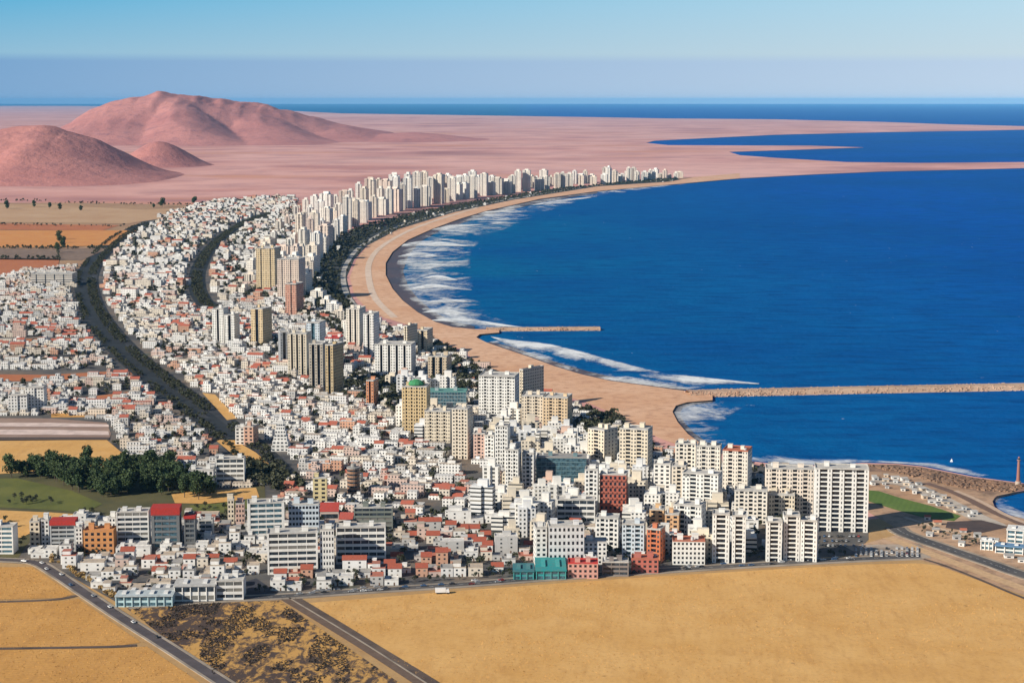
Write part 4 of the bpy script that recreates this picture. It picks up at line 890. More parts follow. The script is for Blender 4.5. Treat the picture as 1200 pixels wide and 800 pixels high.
# mid-rise blocks filling the quarter between the hero towers
MIDQ = [(455,432),(520,462),(560,480),(610,498),(690,525),(760,552),(840,588),(890,612),(890,650),(760,660),(690,640),(600,640),(560,610),(575,570),(520,530),(470,505)]
CN2 = [((.76,.74,.70), 'white'), ((.70,.62,.50), 'cream'), ((.68,.68,.68), 'pale grey'), ((.60,.42,.34), 'pink brown'), ((.50,.26,.14), 'terracotta')]
midl = []
tries = 0
while len(midl) < 140 and tries < 6000:
    tries += 1; x, y = rnd.uniform(450, 890), rnd.uniform(430, 662)
    if not inpoly(x, y, MIDQ): continue
    h = rnd.choice((12, 14, 17, 20, 25))*rnd.uniform(.9, 1.1); p = G(x, y); s = mpp(p); wpx = rnd.uniform(11, 19)/s
    if any(b_ < y and x+wpx/2 > l_ and x-wpx/2 < r_ and y-h/s < b_-.28*(b_-t_) for l_, r_, t_, b_ in HRECT): continue
    t = small_tower(x, y, y-h/s, wpx, rnd.uniform(11, 15), rnd.choice((-14, -8, -5, 3)), rnd, '', 'mid rise blocks between the towers near the beach', 'apartment_block', A_, CN2, 6.5, rnd.choice((0, 0, 1, 2)))
    if t: t['tmp'] = 1; midl.append((t, h))
midl.sort(key=lambda q: (int(q[0].location.y//45), q[0].location.x))
bi = {}
for t, h in midl:
    k = int(t.location.y//45); bi[k] = bi.get(k, -1)+1
keys = sorted(bi)
cnt = {}
for t, h in midl:
    k = int(t.location.y//45); cnt[k] = cnt.get(k, -1)+1
    col = t.children[0].color; cn = min(CN2, key=lambda q: sum((q[0][i]-col[i])**2 for i in range(3)))[1]
    t['label'] = '%d storey %s block, %s from left in %s mid rise row from the front' % (max(3, round(h/3.4)), cn, ordn(cnt[k]), ordn(keys.index(k)))
    del t['tmp']

# ------------------------------------------------------------------ trees
def leafball(mb, cx, cy, cz, rx, rz, n, sz, rnd, col=(1,1,1)):
    for _ in range(n):
        z = rnd.uniform(-1, 1); a = rnd.uniform(0, 6.283); r = rnd.uniform(.55, 1.0); q = math.sqrt(1-z*z)*r
        p = Vector((cx+rx*q*math.cos(a), cy+rx*q*math.sin(a), cz+rz*z*r))
        u = Vector((rnd.gauss(0,1), rnd.gauss(0,1), rnd.gauss(0,.6))).normalized(); v = u.cross(Vector((rnd.gauss(0,1), rnd.gauss(0,1), rnd.gauss(0,1)))).normalized()
        s = sz*rnd.uniform(.6, 1.3); u *= s; v *= s*.8
        mb.face([tuple(p-u-v), tuple(p+u-v*.6), tuple(p+u*.7+v), tuple(p-u*.8+v)], 0, col)
def trunk(mb, h, r, rnd, mi=0, cx=0, cy=0, z0=-.3):
    k = 6
    def ring(c, rr): return [(c[0]+rr*math.cos(i*6.283/k), c[1]+rr*math.sin(i*6.283/k), c[2]) for i in range(k)]
    def limb(a, b, r0, r1):
        A, B = ring(a, r0), ring(b, r1)
        for i in range(k): mb.face([A[i], A[(i+1) % k], B[(i+1) % k], B[i]], mi)
    limb((cx, cy, z0), (cx+rnd.uniform(-.3,.3), cy, h*.55), r, r*.6)
    for _ in range(3):
        a = rnd.uniform(0, 6.28); limb((cx, cy, h*.35), (cx+math.cos(a)*h*.25, cy+math.sin(a)*h*.25, h*.75), r*.5, r*.15)
TP = []
for i in range(6):
    rr_ = random.Random(100+i); h = 13+i*1.1; cm, tm = MB(), MB(); trunk(tm, h, .35, rr_)
    for k in range(10):
        a = rr_.uniform(0, 6.28); q = rr_.uniform(0, .26)*h; zz = rr_.uniform(.24, .86)*h; q *= 1.15-.6*zz/h
        leafball(cm, q*math.cos(a), q*math.sin(a), zz, h*.2, h*.16, 95, .6, rr_)
    TP.append((cm.mesh('crown', [LEAF]), tm.mesh('trunk', [BARK])))
SP_ = []
for i in range(5):
    rr_ = random.Random(300+i); h = 6.5+i*.6; cm, tm = MB(), MB(); trunk(tm, h, .18, rr_)
    for k in range(5):
        a = rr_.uniform(0, 6.28); q = rr_.uniform(0, .22)*h; leafball(cm, q*math.cos(a), q*math.sin(a), rr_.uniform(.45, .8)*h, h*.22, h*.18, 26, .42, rr_)
    SP_.append((cm.mesh('crown', [LEAFD]), tm.mesh('trunk', [BARK])))
def tree(x, y, s, label, group, protos, rnd, name='tree'):
    r = empty(name, (x, y, LANDZ+.2), rnd.uniform(0, 6.28)); r.scale = (s, s, s*rnd.uniform(.9, 1.15)); tag(r, label, name, group)
    c, t = rnd.choice(protos); inst('crown', c, r); inst('trunk', t, r); return r
GROVE = [(8,560),(28,548),(90,552),(128,556),(150,549),(195,548),(215,560),(250,580),(236,588),(205,582),(180,581),(120,583),(95,578),(75,570),(50,562)]
grp = [0, 0]; tries = 0; gpos = []
while grp[0] < 130 and tries < 8000:
    tries += 1; x, y = rnd.uniform(5, 252), rnd.uniform(545, 592)
    if not inpoly(x, y, GROVE): continue
    p = G(x, y)
    if any((p.x-a)**2+(p.y-b)**2 < 40 for a, b in gpos): continue
    gpos.append((p.x, p.y)); tree(p.x, p.y, rnd.uniform(.85, 1.3), 'dark green dense tree in the grove between ochre field and green crop field', 'trees of the dark grove', TP, rnd); grp[0] += 1
for x, y in ((40,243),(58,245),(70,246),(95,247),(180,244),(190,243),(228,240),(8,245),(69,281),(70,285),(74,290),(68,296)):
    p = G(x, y); tree(p.x, p.y, rnd.uniform(1.2, 2.0), 'lone dark tree on the far ochre fields below the pink hills', 'lone trees on the far fields', TP, rnd)
for i, (x, y) in enumerate([(6,612),(12,618),(8,626),(14,632),(24,640),(28,636)]+[(rnd.uniform(10,62), rnd.uniform(586,592)) for _ in range(14)]+[(rnd.uniform(95,130), rnd.uniform(603,616)) for _ in range(14)]+[(rnd.uniform(230,300), rnd.uniform(596,606)) for _ in range(14)]):
    p = G(x, y)
    if free(p.x, p.y, 3): tree(p.x, p.y, rnd.uniform(.6, 1.0), 'dark bushy tree along the edge of the green crop field', 'trees along the green field edge', SP_, rnd)

# ------------------------------------------------------------------ houses and the trees between them
EXCL = [[(-80,486),(60,487),(128,492),(147,530),(150,552),(175,560),(215,556),(252,578),(306,568),(312,594),(255,606),(128,606),(60,607),(30,640),(20,656),(-80,656)],
        [(250,513),(277,513),(333,556),(318,562),(296,555)], [(235,458),(254,460),(281,491),(264,494)],
        [(-80,436),(160,431),(172,438),(60,447),(-80,448)], [(93,465),(152,457),(163,464),(100,472)], [(-80,396.5),(110,395),(112,400),(-80,403)],
        [(130,706),(212,712),(290,705),(290,688),(205,692)], [(284,682),(300,674),(330,697),(288,701)], [(958,598),(1100,598),(1100,660),(958,660)], [(1005,560),(1100,560),(1100,660),(1005,660)]]
def near_line(pts, w):
    c = [ (G(*p).x, G(*p).y) for p in smooth(pts, 4)]
    def f(x, y):
        for (ax, ay), (bx, by) in zip(c, c[1:]):
            dx, dy = bx-ax, by-ay; t = max(0, min(1, ((x-ax)*dx+(y-ay)*dy)/(dx*dx+dy*dy)))
            if (x-ax-dx*t)**2+(y-ay-dy*t)**2 < w*w: return True
        return False
    return f
STRIPS = [[(-60,374),(98,372),(108,377),(-60,379)], [(-60,418),(138,414),(146,419),(-60,423)], [(60,456),(178,449),(186,454),(60,461)], [(150,492),(238,484),(246,489),(150,497)], [(130,520),(262,508),(270,512),(135,526)]]
EXCL += STRIPS
for q_ in STRIPS: sheet('side_street', q_, DASPH, LANDZ + .35)
ROADS = [near_line(BELT, 30), near_line([(190,256),(140,280),(113,315),(114,345),(128,375),(160,412),(205,449),(255,485),(295,518),(330,552)], 16), near_line(BELT2, 26),
         near_line([(-120,652),(0,656),(40,659),(62,670),(95,692),(140,722)], 13), near_line([(150,710),(250,703),(345,698),(430,692),(520,686.5),(640,677.5),(760,669.5),(900,661),(1010,655)], 14),
         near_line([(470,470),(520,515),(570,565),(600,600),(640,640)], 8), near_line([(425,368),(408,348),(402,325),(408,306),(424,288),(460,268),(530,247.5),(600,233.3),(700,217.3)], 9), near_line([(330,552),(420,580),(600,604),(640,606)], 7)]
HCOL = [((.78,.765,.74), 'white'), ((.72,.71,.70), 'chalky'), ((.70,.62,.52), 'cream'), ((.62,.46,.40), 'pink'), ((.50,.49,.48), 'grey'), ((.55,.30,.20), 'terracotta')]
houses = []; trees = []
hr = random.Random(5)
def redness(px, py):
    v = 0.06
    for (cx, cy, rx, ry, a) in ((60,392,70,12,.5), (150,352,50,16,.4), (410,662,80,30,.7), (450,670,80,25,.8), (540,580,60,18,.8), (590,645,50,28,.8), (490,655,70,25,.7), (220,375,40,20,.3), (190,660,50,20,.2), (330,500,60,20,.2), (440,600,40,15,.25), (280,310,30,20,.35), (140,470,60,12,.3)):
        v = max(v, a*max(0, 1-math.hypot((px-cx)/rx, (py-cy)/ry)*.6))
    return v
def grid(poly, rz, pu, pv, street, ph=.76, big=1.0, park=False):
    g = [G(*p) for p in poly]; ca, sa = math.cos(rz), math.sin(rz)
    us = [p.x*ca+p.y*sa for p in g]; vs = [-p.x*sa+p.y*ca for p in g]
    v = min(vs); r = 0
    while v < max(vs):
        u = min(us)+hr.uniform(0, pu)
        k = 0
        while u < max(us):
            x, y = u*ca-v*sa, u*sa+v*ca; u += pu*hr.choice((.86, .9, 1.0, 1.12)); k += 1
            if k % 9 == 0: u += 9
            px, py = P(x, y)
            if not (-70 < px < 1270) or not inpoly(px, py, poly) or not (park or inpoly(px, py, CITY)): continue
            if any(inpoly(px, py, e) for e in EXCL) or any(f(x, y) for f in ROADS): continue
            prom = inpoly(px, py, PROM); q = hr.random()
            if prom: 
                if q < .93: trees.append((x+hr.uniform(-4,4), y+hr.uniform(-4,4), hr.uniform(.8, 1.5)))  # park trees, set denser to stand in for tower shadow as well
                elif q < .955 and free(x, y, 6): houses.append((x, y, px, py, rz, 1.0, (0, 0), 1))
                continue
            pk = ph + .34*mn.noise(Vector((x/70, y/110, 3.3)))
            if q < pk and free(x, y, 6.2*big): 
                if hr.random() < .09 and free(x+pu*.5*ca, y+pu*.5*sa, 9): houses.append((x+pu*.5*ca, y+pu*.5*sa, px, py, rz, big, (r//2, k//9), 2)); u += pu; k += 1
                else: houses.append((x, y, px, py, rz, big, (r//2, k//9), 1))
            elif q < max(.95, pk+.15) and free(x, y, 3): trees.append((x+hr.uniform(-3,3), y+hr.uniform(-3,3), hr.uniform(.65, 1.1)*(1.6 if big > 1 else 1)))
            if hr.random() < .30 and free(x+pu*.5, y-pv*.55, 2.5): trees.append((x+pu*.5, y-pv*.55+hr.uniform(-2,2), hr.uniform(.5, .9)*(1.6 if big > 1 else 1)))
        r += 1; v += pv + (street if r % 2 == 0 else 0)
ZL = [(-60,340),(30,318),(95,312),(97,340),(112,378),(145,415),(190,453),(240,489),(280,521),(318,557),(300,600),(-60,600)]
ZM = [(188,254),(240,238),(345,230),(352,352),(420,375),(500,395),(540,420),(500,440),(505,520),(560,570),(600,600),(640,610),(330,600),(330,557),(290,520),(252,487),(203,452),(158,414),(126,376),(111,345),(112,318),(132,290)]
ZMF = [(188,254),(240,238),(345,230),(352,352),(118,352),(111,345),(112,318),(132,290)]
ZMN = [(118,352),(352,352)] + ZM[4:14] + [(126,376)]
ZB = [(500,440),(540,418),(610,446),(690,482),(760,520),(850,541),(950,552),(1015,560),(1018,632),(1000,652),(760,668),(640,612),(600,600),(560,570),(505,520)]
ZF = [(-60,600),(330,600),(640,610),(760,668),(520,688),(330,697),(140,707),(60,662),(-60,655)]
grid(ZL, .02, 10.2, 12, 11, .80); grid([p for p in ZMF], -.22, 17, 19, 14, .62, 1.4); grid(ZMN, -.16, 10.2, 12, 12, .79); grid(ZB, -.18, 14, 15, 10); grid(ZF, .04, 10.2, 12, 10, .80); grid(PROM, -.22, 12, 13, 8, park=True)
BELTL = list(BELT)
# the prominent dark belts of trees
for ln, wd, dens in ((BELT, 8, 1/32), (BELT2, 10, 1/32), (BELTL, 4.5, 1/36)):
    c = path(ln, 6)
    for a, b in zip(c, c[1:]):
        if mn.noise(Vector((a.x/90, a.y/160, 8.1 + wd))) > (.22 if wd < 8 else .42): continue
        L_ = (b-a).length; t = (b-a)/L_; nm = Vector((-t.y, t.x, 0))
        for _ in range(int(L_*wd*2*dens)):
            o = hr.uniform(-wd, wd) + (9 if ln is BELT else -16 if ln is BELTL else 0); p = a+t*hr.uniform(0, L_)+nm*o
            trees.append((p.x, p.y, hr.uniform(.4, .8)))
for poly, n in ((([(680,480),(720,488),(760,520),(765,545),(700,515),(672,500)]), 160), ([(395,445),(430,440),(470,450),(472,495),(440,470),(400,470)], 160), ([(530,420),(560,432),(565,470),(510,458),(505,440)], 130), ([(280,540),(340,560),(365,575),(330,578),(290,570)], 120), ([(500,395),(540,415),(520,422),(480,405)], 50),
                ([(345,345),(410,350),(420,376),(400,400),(350,370)], 220)):
    k = 0; tr = 0; xs = [p[0] for p in poly]; ys = [p[1] for p in poly]
    while k < n and tr < n*30:
        tr += 1; x, y = hr.uniform(min(xs), max(xs)), hr.uniform(min(ys), max(ys)); p = G(x, y)
        if inpoly(x, y, poly) and free(p.x, p.y, 3): trees.append((p.x, p.y, hr.uniform(.9, 1.5))); k += 1

houses.sort(key=lambda h: h[1])
def spec(h):
    x, y, px, py, rz, bg_, blk, wide = h; r = hr; br = random.Random(blk[0]*977 + blk[1]*31 + int(rz*100)); bred = br.random() < .13; bcol = br.choices(HCOL, [40, 20, 20, 10, 8, 4])[0]; broof = br.choice(('white flat', 'white flat', 'grey flat', 'tan flat'))
    red = r.random() < max(redness(px, py), .55 if bred else 0)
    col = bcol if r.random() < .5 else r.choices(HCOL, [44, 18, 18, 10, 6, 4] if not red else [30, 14, 16, 16, 3, 16])[0]
    fl = r.choices((1, 2, 3), (62, 33, 5))[0]; w, d = r.uniform(7.5, 10.5)*bg_, r.uniform(7.5, 11)*bg_; fl += (r.choice((0, 1, 1, 2)) if bg_ > 1 else 0); w *= (2.0 if wide == 2 else 1); fl += (1 if wide == 2 else 0); hh = fl*3.1+.3+r.uniform(0, .5)
    roof = 'red gabled' if red and r.random() < .55 else ('red flat' if red else (broof if r.random() < .6 else r.choice(('white flat', 'grey flat', 'tan flat'))))
    rc = {'red gabled': (.40,.10,.06), 'red flat': (.44,.15,.10), 'white flat': (.64,.62,.59), 'grey flat': (.33,.32,.31), 'tan flat': (.47,.39,.31)}[roof]
    extra = r.choices(('none', 'hut', 'upper'), (48, 32, 20))[0] if 'flat' in roof else 'none'
    v = r.uniform(.88, 1.06)
    return dict(x=x, y=y, px=px, py=py, rz=rz + r.uniform(-.02, .02), col=tuple(min(.85, c*v) for c in col[0]), cn=col[1], fl=fl, w=w, d=d, h=hh, roof=roof, rc=rc, extra=extra)
SPEC = [spec(h) for h in houses]
vis = [s for s in SPEC if -8 < s['px'] < 1208]
NEAR = vis[:300]; nid = set(id(s) for s in NEAR)
many = MB()
for s in SPEC:
    if id(s) in nid: continue
    fr = (s['x'], s['y'], s['rz']); w, d, h = s['w']/2, s['d']/2, s['h']+LANDZ
    many.box(-w, w, -d, d, LANDZ-.5, h, 0, 1, s['col'], s['rc'], fr)
    if s['roof'] == 'red gabled': many.gable(-w, w, -d, d, h, h+2.4, 1, 1, s['rc'], s['col'], fr)
    elif s['extra'] == 'hut': many.box(-w*.3, w*.45, 0, d*.7, h+.02, h+2.5, 1, 1, s['col'], s['rc'], fr)
    elif s['extra'] == 'upper': many.box(-w+.02, w*.2, -d*.6, d-.02, h+.02, h+3.0, 0, 1, s['col'], s['rc'], fr)
o = many.build('houses', [HOUSEW, ROOFA]); tag(o, 'dense mass of small white houses farther back, filling the city to the hills', 'houses', None, 'stuff')
# the nearest three hundred, each a thing with its parts
ug = MB(); ug.box(-.7, .7, -.06, .12, 0, 1.25, bottom=True); WIN = ug.mesh('window', [GLASS])
ug = MB(); ug.box(-.5, .5, -.06, .1, 0, 2.1, bottom=True); DOORM = ug.mesh('door', [simple('brown_door_paint', (.14,.08,.05))])
rows_ = {}
for s in NEAR: rows_.setdefault(int((s['y']-NEAR[0]['y'])//19), []).append(s)
def house(s, label):
    root = empty('house', (s['x'], s['y'], LANDZ), s['rz']); tag(root, label, 'house', 'houses of the nearest streets')
    w, d, h = s['w']/2, s['d']/2, s['h']; mb = MB(); mb.box(-w, w, -d, d, -.5, h-.05)
    if s['extra'] == 'upper': mb.box(-w+.05, w*.2, -d*.6, d-.05, h-.2, h+2.9)
    mb.build('wall', WALL, root, s['col'])
    rb = MB()
    if s['roof'] == 'red gabled': rb.gable(-w, w, -d, d, h, h+2.6, 0, 1); rb.build('roof', [TILE, WALL], root, s['rc'])
    else:
        rb.box(-w+.2, w-.2, -d+.2, d-.2, h-.2, h+.05)
        for (a, b, c, e) in ((-w-.04, w+.04, -d-.04, -d+.2), (-w-.04, w+.04, d-.2, d+.04), (-w-.04, -w+.2, -d+.2, d-.2), (w-.2, w+.04, -d+.2, d-.2)): rb.box(a, b, c, e, h-.15, h+.7)
        if s['extra'] == 'upper': rb.box(-w-.1, w*.2+.15, -d*.6-.15, d+.1, h+2.9, h+3.15)
        ro_ = rb.build('roof', ROOF, root, s['rc'])
        if s['extra'] == 'hut':
            hb = MB(); hb.box(-w*.3, w*.45, 0, d*.7, h+.05, h+2.5); hb.box(-w*.3-.15, w*.45+.15, -.15, d*.7+.15, h+2.5, h+2.65); hb.build('roof_hut', WALL, ro_, s['col'])
    # windows on the two faces turned towards the photographer
    for face in range(4):
        a = s['rz'] + face*math.pi/2
        if -math.cos(a) > -.25: continue
        hw, hd = (w, d) if face % 2 == 0 else (d, w)
        for f in range(s['fl']):
            for k in range(2):
                if f == 0 and k == 1: continue
                x = (-.45 if k == 0 else .45)*hw; X, Y = x, -hd; ca, sa = math.cos(face*math.pi/2), math.sin(face*math.pi/2)
                inst('window', WIN, root, (X*ca-Y*sa, X*sa+Y*ca, f*3.1+1.1), None, face*math.pi/2)
        X, Y = .4*hw, -hd; ca, sa = math.cos(face*math.pi/2), math.sin(face*math.pi/2)
        inst('door', DOORM, root, (X*ca-Y*sa, X*sa+Y*ca, 0), None, face*math.pi/2)
EX = {'none': '', 'hut': ' with hut', 'upper': ' with penthouse'}
for k, ss in sorted(rows_.items()):
    ss.sort(key=lambda s: s['px'])
    for i, s in enumerate(ss):
        house(s, '%s %d storey house, %s roof%s, %s from left, %s row' % (s['cn'], s['fl'], s['roof'], EX[s['extra']], ordn(i), ordn(k)))

# street trees: the nearest as things, the others as one mass
for (xa, ya, xb, yb, n_) in ((-20,291,128,292,110), (-20,263.5,145,266,50), (-20,303,70,304,45), (66,286,70,306,25), (-20,235,60,236,30), (60,238,235,241,60), (-20,333,32,326,20)):
    for _ in range(n_):
        f = hr.random(); p = G(xa+(xb-xa)*f, ya+(yb-ya)*f+hr.uniform(-.7, .7)); trees.append((p.x, p.y, hr.uniform(.5, 1.3)))
for q_ in STRIPS:
    xs = [p[0] for p in q_]; ys = [p[1] for p in q_]
    for _ in range(70):
        x, y = hr.uniform(min(xs), max(xs)), hr.uniform(min(ys), max(ys))
        if inpoly(x, y, q_): p = G(x, y); trees.append((p.x, p.y, hr.uniform(.5, .9)))
trees = [t for t in trees if free(t[0], t[1], .5) and not ROADS[7](t[0], t[1])]
trees.sort(key=lambda t: t[1]); nt_ = 0; rest = []
for t in trees:
    px, py = P(t[0], t[1])
    if nt_ < 52 and 0 < px < 1200: tree(t[0], t[1], t[2], 'small dark green street tree between the houses nearest the front road', 'street trees between the nearest houses', SP_, rnd); nt_ += 1
    else: rest.append(t)
tm = MB(); 
for x, y, s in rest:
    far = y > 3500; h = 7.5*s
    for k in range(2 if far else 3):
        leafball(tm, x+hr.uniform(-1.6,1.6)*s, y+hr.uniform(-1.6,1.6)*s, LANDZ+h*hr.uniform(.5,.75), 2.3*s, 2.0*s, 9 if far else 14, 1.25*s if far else .95*s, hr)
    tm.face([(x-.2, y, LANDZ-.2), (x+.2, y, LANDZ-.2), (x+.12, y, LANDZ+h*.6), (x-.12, y, LANDZ+h*.6)], 1)
o = tm.build('street_trees', [LEAFD, BARK]); tag(o, 'mass of dark trees along the avenues and between the farther houses', 'trees', None, 'stuff')
print('houses', len(SPEC), 'trees', len(trees))

# ------------------------------------------------------------------ vehicles, boats, lighthouse, boulders
CARM = wall_mat('car_paint', 'obj'); CARM.node_tree.nodes['Principled BSDF'].inputs['Roughness'].default_value = .25
TYRE = simple('tyre_rubber', (.02,.02,.02))
cb = MB(); cb.box(-2.15, 2.15, -.88, .88, .35, .85, bottom=True)
def taper(mb, x0, x1, y0, z0, X0, X1, Y0, z1):
    a = [(x0,-y0,z0),(x1,-y0,z0),(x1,y0,z0),(x0,y0,z0)]; b = [(X0,-Y0,z1),(X1,-Y0,z1),(X1,Y0,z1),(X0,Y0,z1)]
    for i in range(4): mb.face([a[i], a[(i+1) % 4], b[(i+1) % 4], b[i]])
    mb.face(b)
taper(cb, -2.15, 2.15, .88, .85, -2.05, 2.0, .82, .98); BODY = cb.mesh('body', [CARM])
cb = MB(); taper(cb, -1.75, 1.1, .80, .97, -1.2, .45, .66, 1.42); CABIN = cb.mesh('cabin_glass', [GLASSD])
cb = MB(); cb.box(-1.15, .4, -.64, .64, 1.42, 1.47); CROOF = cb.mesh('roof', [CARM])
cb = MB(); cb.prism([(.32*math.cos(i*.785), .32*math.sin(i*.785)) for i in range(8)], -.1, .1); WHEEL = cb.mesh('wheel', [TYRE])
def car(x, y, rz, col, label, group):
    r = empty('parked_car', (x, y, LANDZ+.44), rz); tag(r, label, 'car', group)
    inst('body', BODY, r, (0,0,0), col); inst('cabin_glass', CABIN, r); inst('roof', CROOF, r, (0,0,0), col)
    for sx in (-1.35, 1.35):
        for sy in (-.82, .82): q = inst('wheel', WHEEL, r, (sx, sy, .32)); q.rotation_euler = (R(90), 0, 0)
CC = [((.75,.75,.75), 'white'), ((.35,.36,.38), 'silver'), ((.03,.03,.035), 'black'), ((.35,.04,.03), 'red'), ((.05,.12,.25), 'blue')]
for j in range(6):
    for i in range(13):
        if rnd.random() < .3: continue
        a, b = G(1003+i*6.0, 643.5+j*1.7), None; c, n = rnd.choices(CC, (8, 3, 1, .7, .7))[0]
        car(a.x, a.y, R(80)+rnd.uniform(-.05,.05), c, '%s car in %s line of the car park by the big tower, %s from left' % (n, ordn(j), ordn(i)), 'cars in the car park')
FR = path([(345,698),(430,692),(520,686.5),(640,677.5),(760,669.5),(900,661),(1010,655)], 6)
for i in range(64):
    k = rnd.randrange(len(FR)-1); p = FR[k].lerp(FR[k+1], rnd.random()); t = (FR[k+1]-FR[k]).normalized(); nm = Vector((-t.y, t.x, 0)); sd_ = rnd.choice((-2, 2, 6.4)); c, n = rnd.choices(CC, (5, 3, 2, 1, 1))[0]
    car((p+nm*sd_).x, (p+nm*sd_).y, math.atan2(t.y, t.x) + (math.pi if sd_ > 0 else 0), c, 'x', 'cars on the front road'); 
fc = sorted((o for o in COL.objects if o.get('group') == 'cars on the front road'), key=lambda o: o.location.x/o.location.y)
for i, o in enumerate(fc):
    col = o.children[0].color; n = min(CC, key=lambda q: sum((q[0][k]-col[k])**2 for k in range(3)))[1]; o['label'] = '%s car on the front road beside the field, %s from left' % (n, ordn(i))
# white lorry at the field edge
p = G(519, 695.5); lr = empty('lorry', (p.x, p.y, LANDZ+.3), .08); tag(lr, 'white lorry with box body standing at the edge of the big ochre field', 'lorry')
m = MB(); m.box(-5.2, 2.0, -1.25, 1.25, 1.0, 4.0, bottom=True); m.build('cargo_box', WALL, lr, (.74,.75,.76))
m = MB(); m.box(2.2, 4.4, -1.2, 1.2, .8, 2.3, bottom=True); taper(m, 2.2, 4.4, 1.2, 2.3, 2.25, 4.0, 1.1, 3.2); m.build('cab', WALL, lr, (.72,.73,.75))
m = MB(); m.box(4.0, 4.45, -1.0, 1.0, 1.9, 2.5, bottom=True); m.build('windscreen', GLASSD, lr); m = MB(); m.box(-5.2, 4.2, -.5, .5, .6, 1.0, bottom=True); m.build('chassis', TYRE, lr)
for sx in (-4, -2.8, 3.2):
    for sy in (-1.1, 1.1): q = inst('wheel', WHEEL, lr, (sx, sy, .5), None, 0, (1.6, 1.6, 1.6)); q.rotation_euler = (R(90), 0, 0)
# lighthouse column on the point
p = G(1193, 568); s = mpp(p); hL = 34*s; r0 = 1.7
lt = empty('lighthouse', (p.x, p.y, LANDZ)); tag(lt, 'tall slim reddish brown lighthouse column on the rocky point', 'lighthouse')
def ring(r, k=14): return [(r*math.cos(i*6.2832/k), r*math.sin(i*6.2832/k)) for i in range(k)]
m = MB(); m.prism(ring(r0*1.5), -1, 3.5); m.build('plinth', WALL, lt, (.45,.36,.30))
m = MB(); m.prism(ring(r0), 3.5, hL*.86, scale_top=.62); m.build('shaft', WALL, lt, (.30,.13,.10))
m = MB(); m.prism(ring(r0*1.0), hL*.86, hL*.885); m.build('gallery', WALL, lt, (.35,.20,.16))
m = MB(); m.prism(ring(r0*.55), hL*.885, hL*.95); m.build('lantern', GLASS, lt); m = MB(); m.prism(ring(r0*.7), hL*.95, hL, scale_top=.1); m.build('cap', WALL, lt, (.28,.12,.10))
# sailing boats
def boat(px, py, sc_k, rz, label):
    p = G(px, py, 0); r = empty('sailing_boat', (p.x, p.y, .1), rz); r.scale = (sc_k,)*3; tag(r, label, 'sailing boat')
    m = MB(); deck = [(-4.5,-1.3),(2,-1.4),(5.5,0),(2,1.4),(-4.5,1.3)]; m.prism([(x*.8, y*.6) for x, y in deck], -.5, 1.0, scale_top=1.35); m.build('hull', WALL, r, (.78,.78,.78))
    m = MB(); m.box(-.09, .09, -.09, .09, 1, 13); m.build('mast', WALL, r, (.5,.5,.5))
    m = MB(); 
    for z0, z1, x0, x1 in ((1.8, 7, -4.4, -2.3), (7, 12.6, -2.3, -.2)):
        m.face([(-.15, .02, z0), (x0, .5, z0), (x1, .35, z1), (-.15, .02, z1)]); m.face([(-.15, .07, z0), (-.15, .07, z1), (x1, .42, z1), (x0, .57, z0)])
    m.build('mainsail', WALL, r, (.82,.82,.80)); m = MB(); m.face([(.2,0,1.8),(4.8,0,1.5),(.2,0,11)]); m.face([(.2,.05,1.8),(.2,.05,11),(4.8,.05,1.5)]); m.build('jib', WALL, r, (.82,.82,.80))
boat(1115, 541, .27, R(160), 'small white sailing boat off the rocky shore in front of the point')
# boulders, shore clutter, small huts along the rocky strip
bm = MB()
RS = [(1015,545),(1080,549),(1140,561),(1200,569),(1184,577),(1130,573),(1055,555)]
k = 0
while k < 900:
    x, y = hr.uniform(1015, 1200), hr.uniform(543, 578)
    if not inpoly(x, y, RS): continue
    p = G(x, y); r = hr.uniform(.4, 1.8); bm.box(-r, r, -r*.7, r*.7, LANDZ-.3, LANDZ+r*.9, fr=(p.x, p.y, hr.uniform(0, 3))); k += 1
o = bm.build('boulders', ROCKS); tag(o, 'brown boulders scattered over the rocky shore', 'boulders', None, 'stuff')
STN = [(1020,557),(1060,560),(1090,573),(1120,590),(1148,606),(1135,608),(1105,596),(1070,578),(1020,570)]
k = 0; spots = []
while k < 30:
    x, y = hr.uniform(1018, 1150), hr.uniform(556, 608); p = G(x, y)
    if not inpoly(x, y, STN) or any((p.x-a)**2+(p.y-b)**2 < 90 for a, b in spots): continue
    spots.append((p.x, p.y)); k += 1
spots.sort(key=lambda q: q[0]/q[1])
for i, (x, y) in enumerate(spots):
    r = empty('beach_hut', (x, y, LANDZ), hr.uniform(-.4, .3)); w, d, h = hr.uniform(1.4, 3.6), hr.uniform(1.5, 3), hr.uniform(1.8, 3.2); cn, c = hr.choice((('white', (.74,.72,.69)), ('pale grey', (.52,.53,.54)), ('sand coloured', (.58,.47,.36))))
    tag(r, '%s hut on the stony strip above the green grass, %s from left' % (cn, ordn(i)), 'hut', 'huts on the stony strip')
    m = MB(); m.box(-w, w, -d, d, -.5, h); m.build('wall', WALL, r, c); m = MB(); m.box(-w-.3, w+.3, -d-.3, d+.3, h+.02, h+.3, bottom=True); m.build('roof', ROOF, r, ROOFW if i % 3 else ROOFG)
    m = MB(); m.box(-w*.5, w*.3, -d-.05, -d+.1, h*.3, h*.7); m.build('window', GLASS, r)
for i in range(40):
    x = rnd.uniform(1075, 1185); y = 618 + (x-1075)*.27 + rnd.uniform(-5, 5); p = G(x, y)
    if free(p.x, p.y, 2): tree(p.x, p.y, rnd.uniform(.3, .65), 'olive green shrub on sandy ground between coast road and dark plot', 'shrubs beside the coast road', SP_, rnd, 'shrub')
sp2 = []
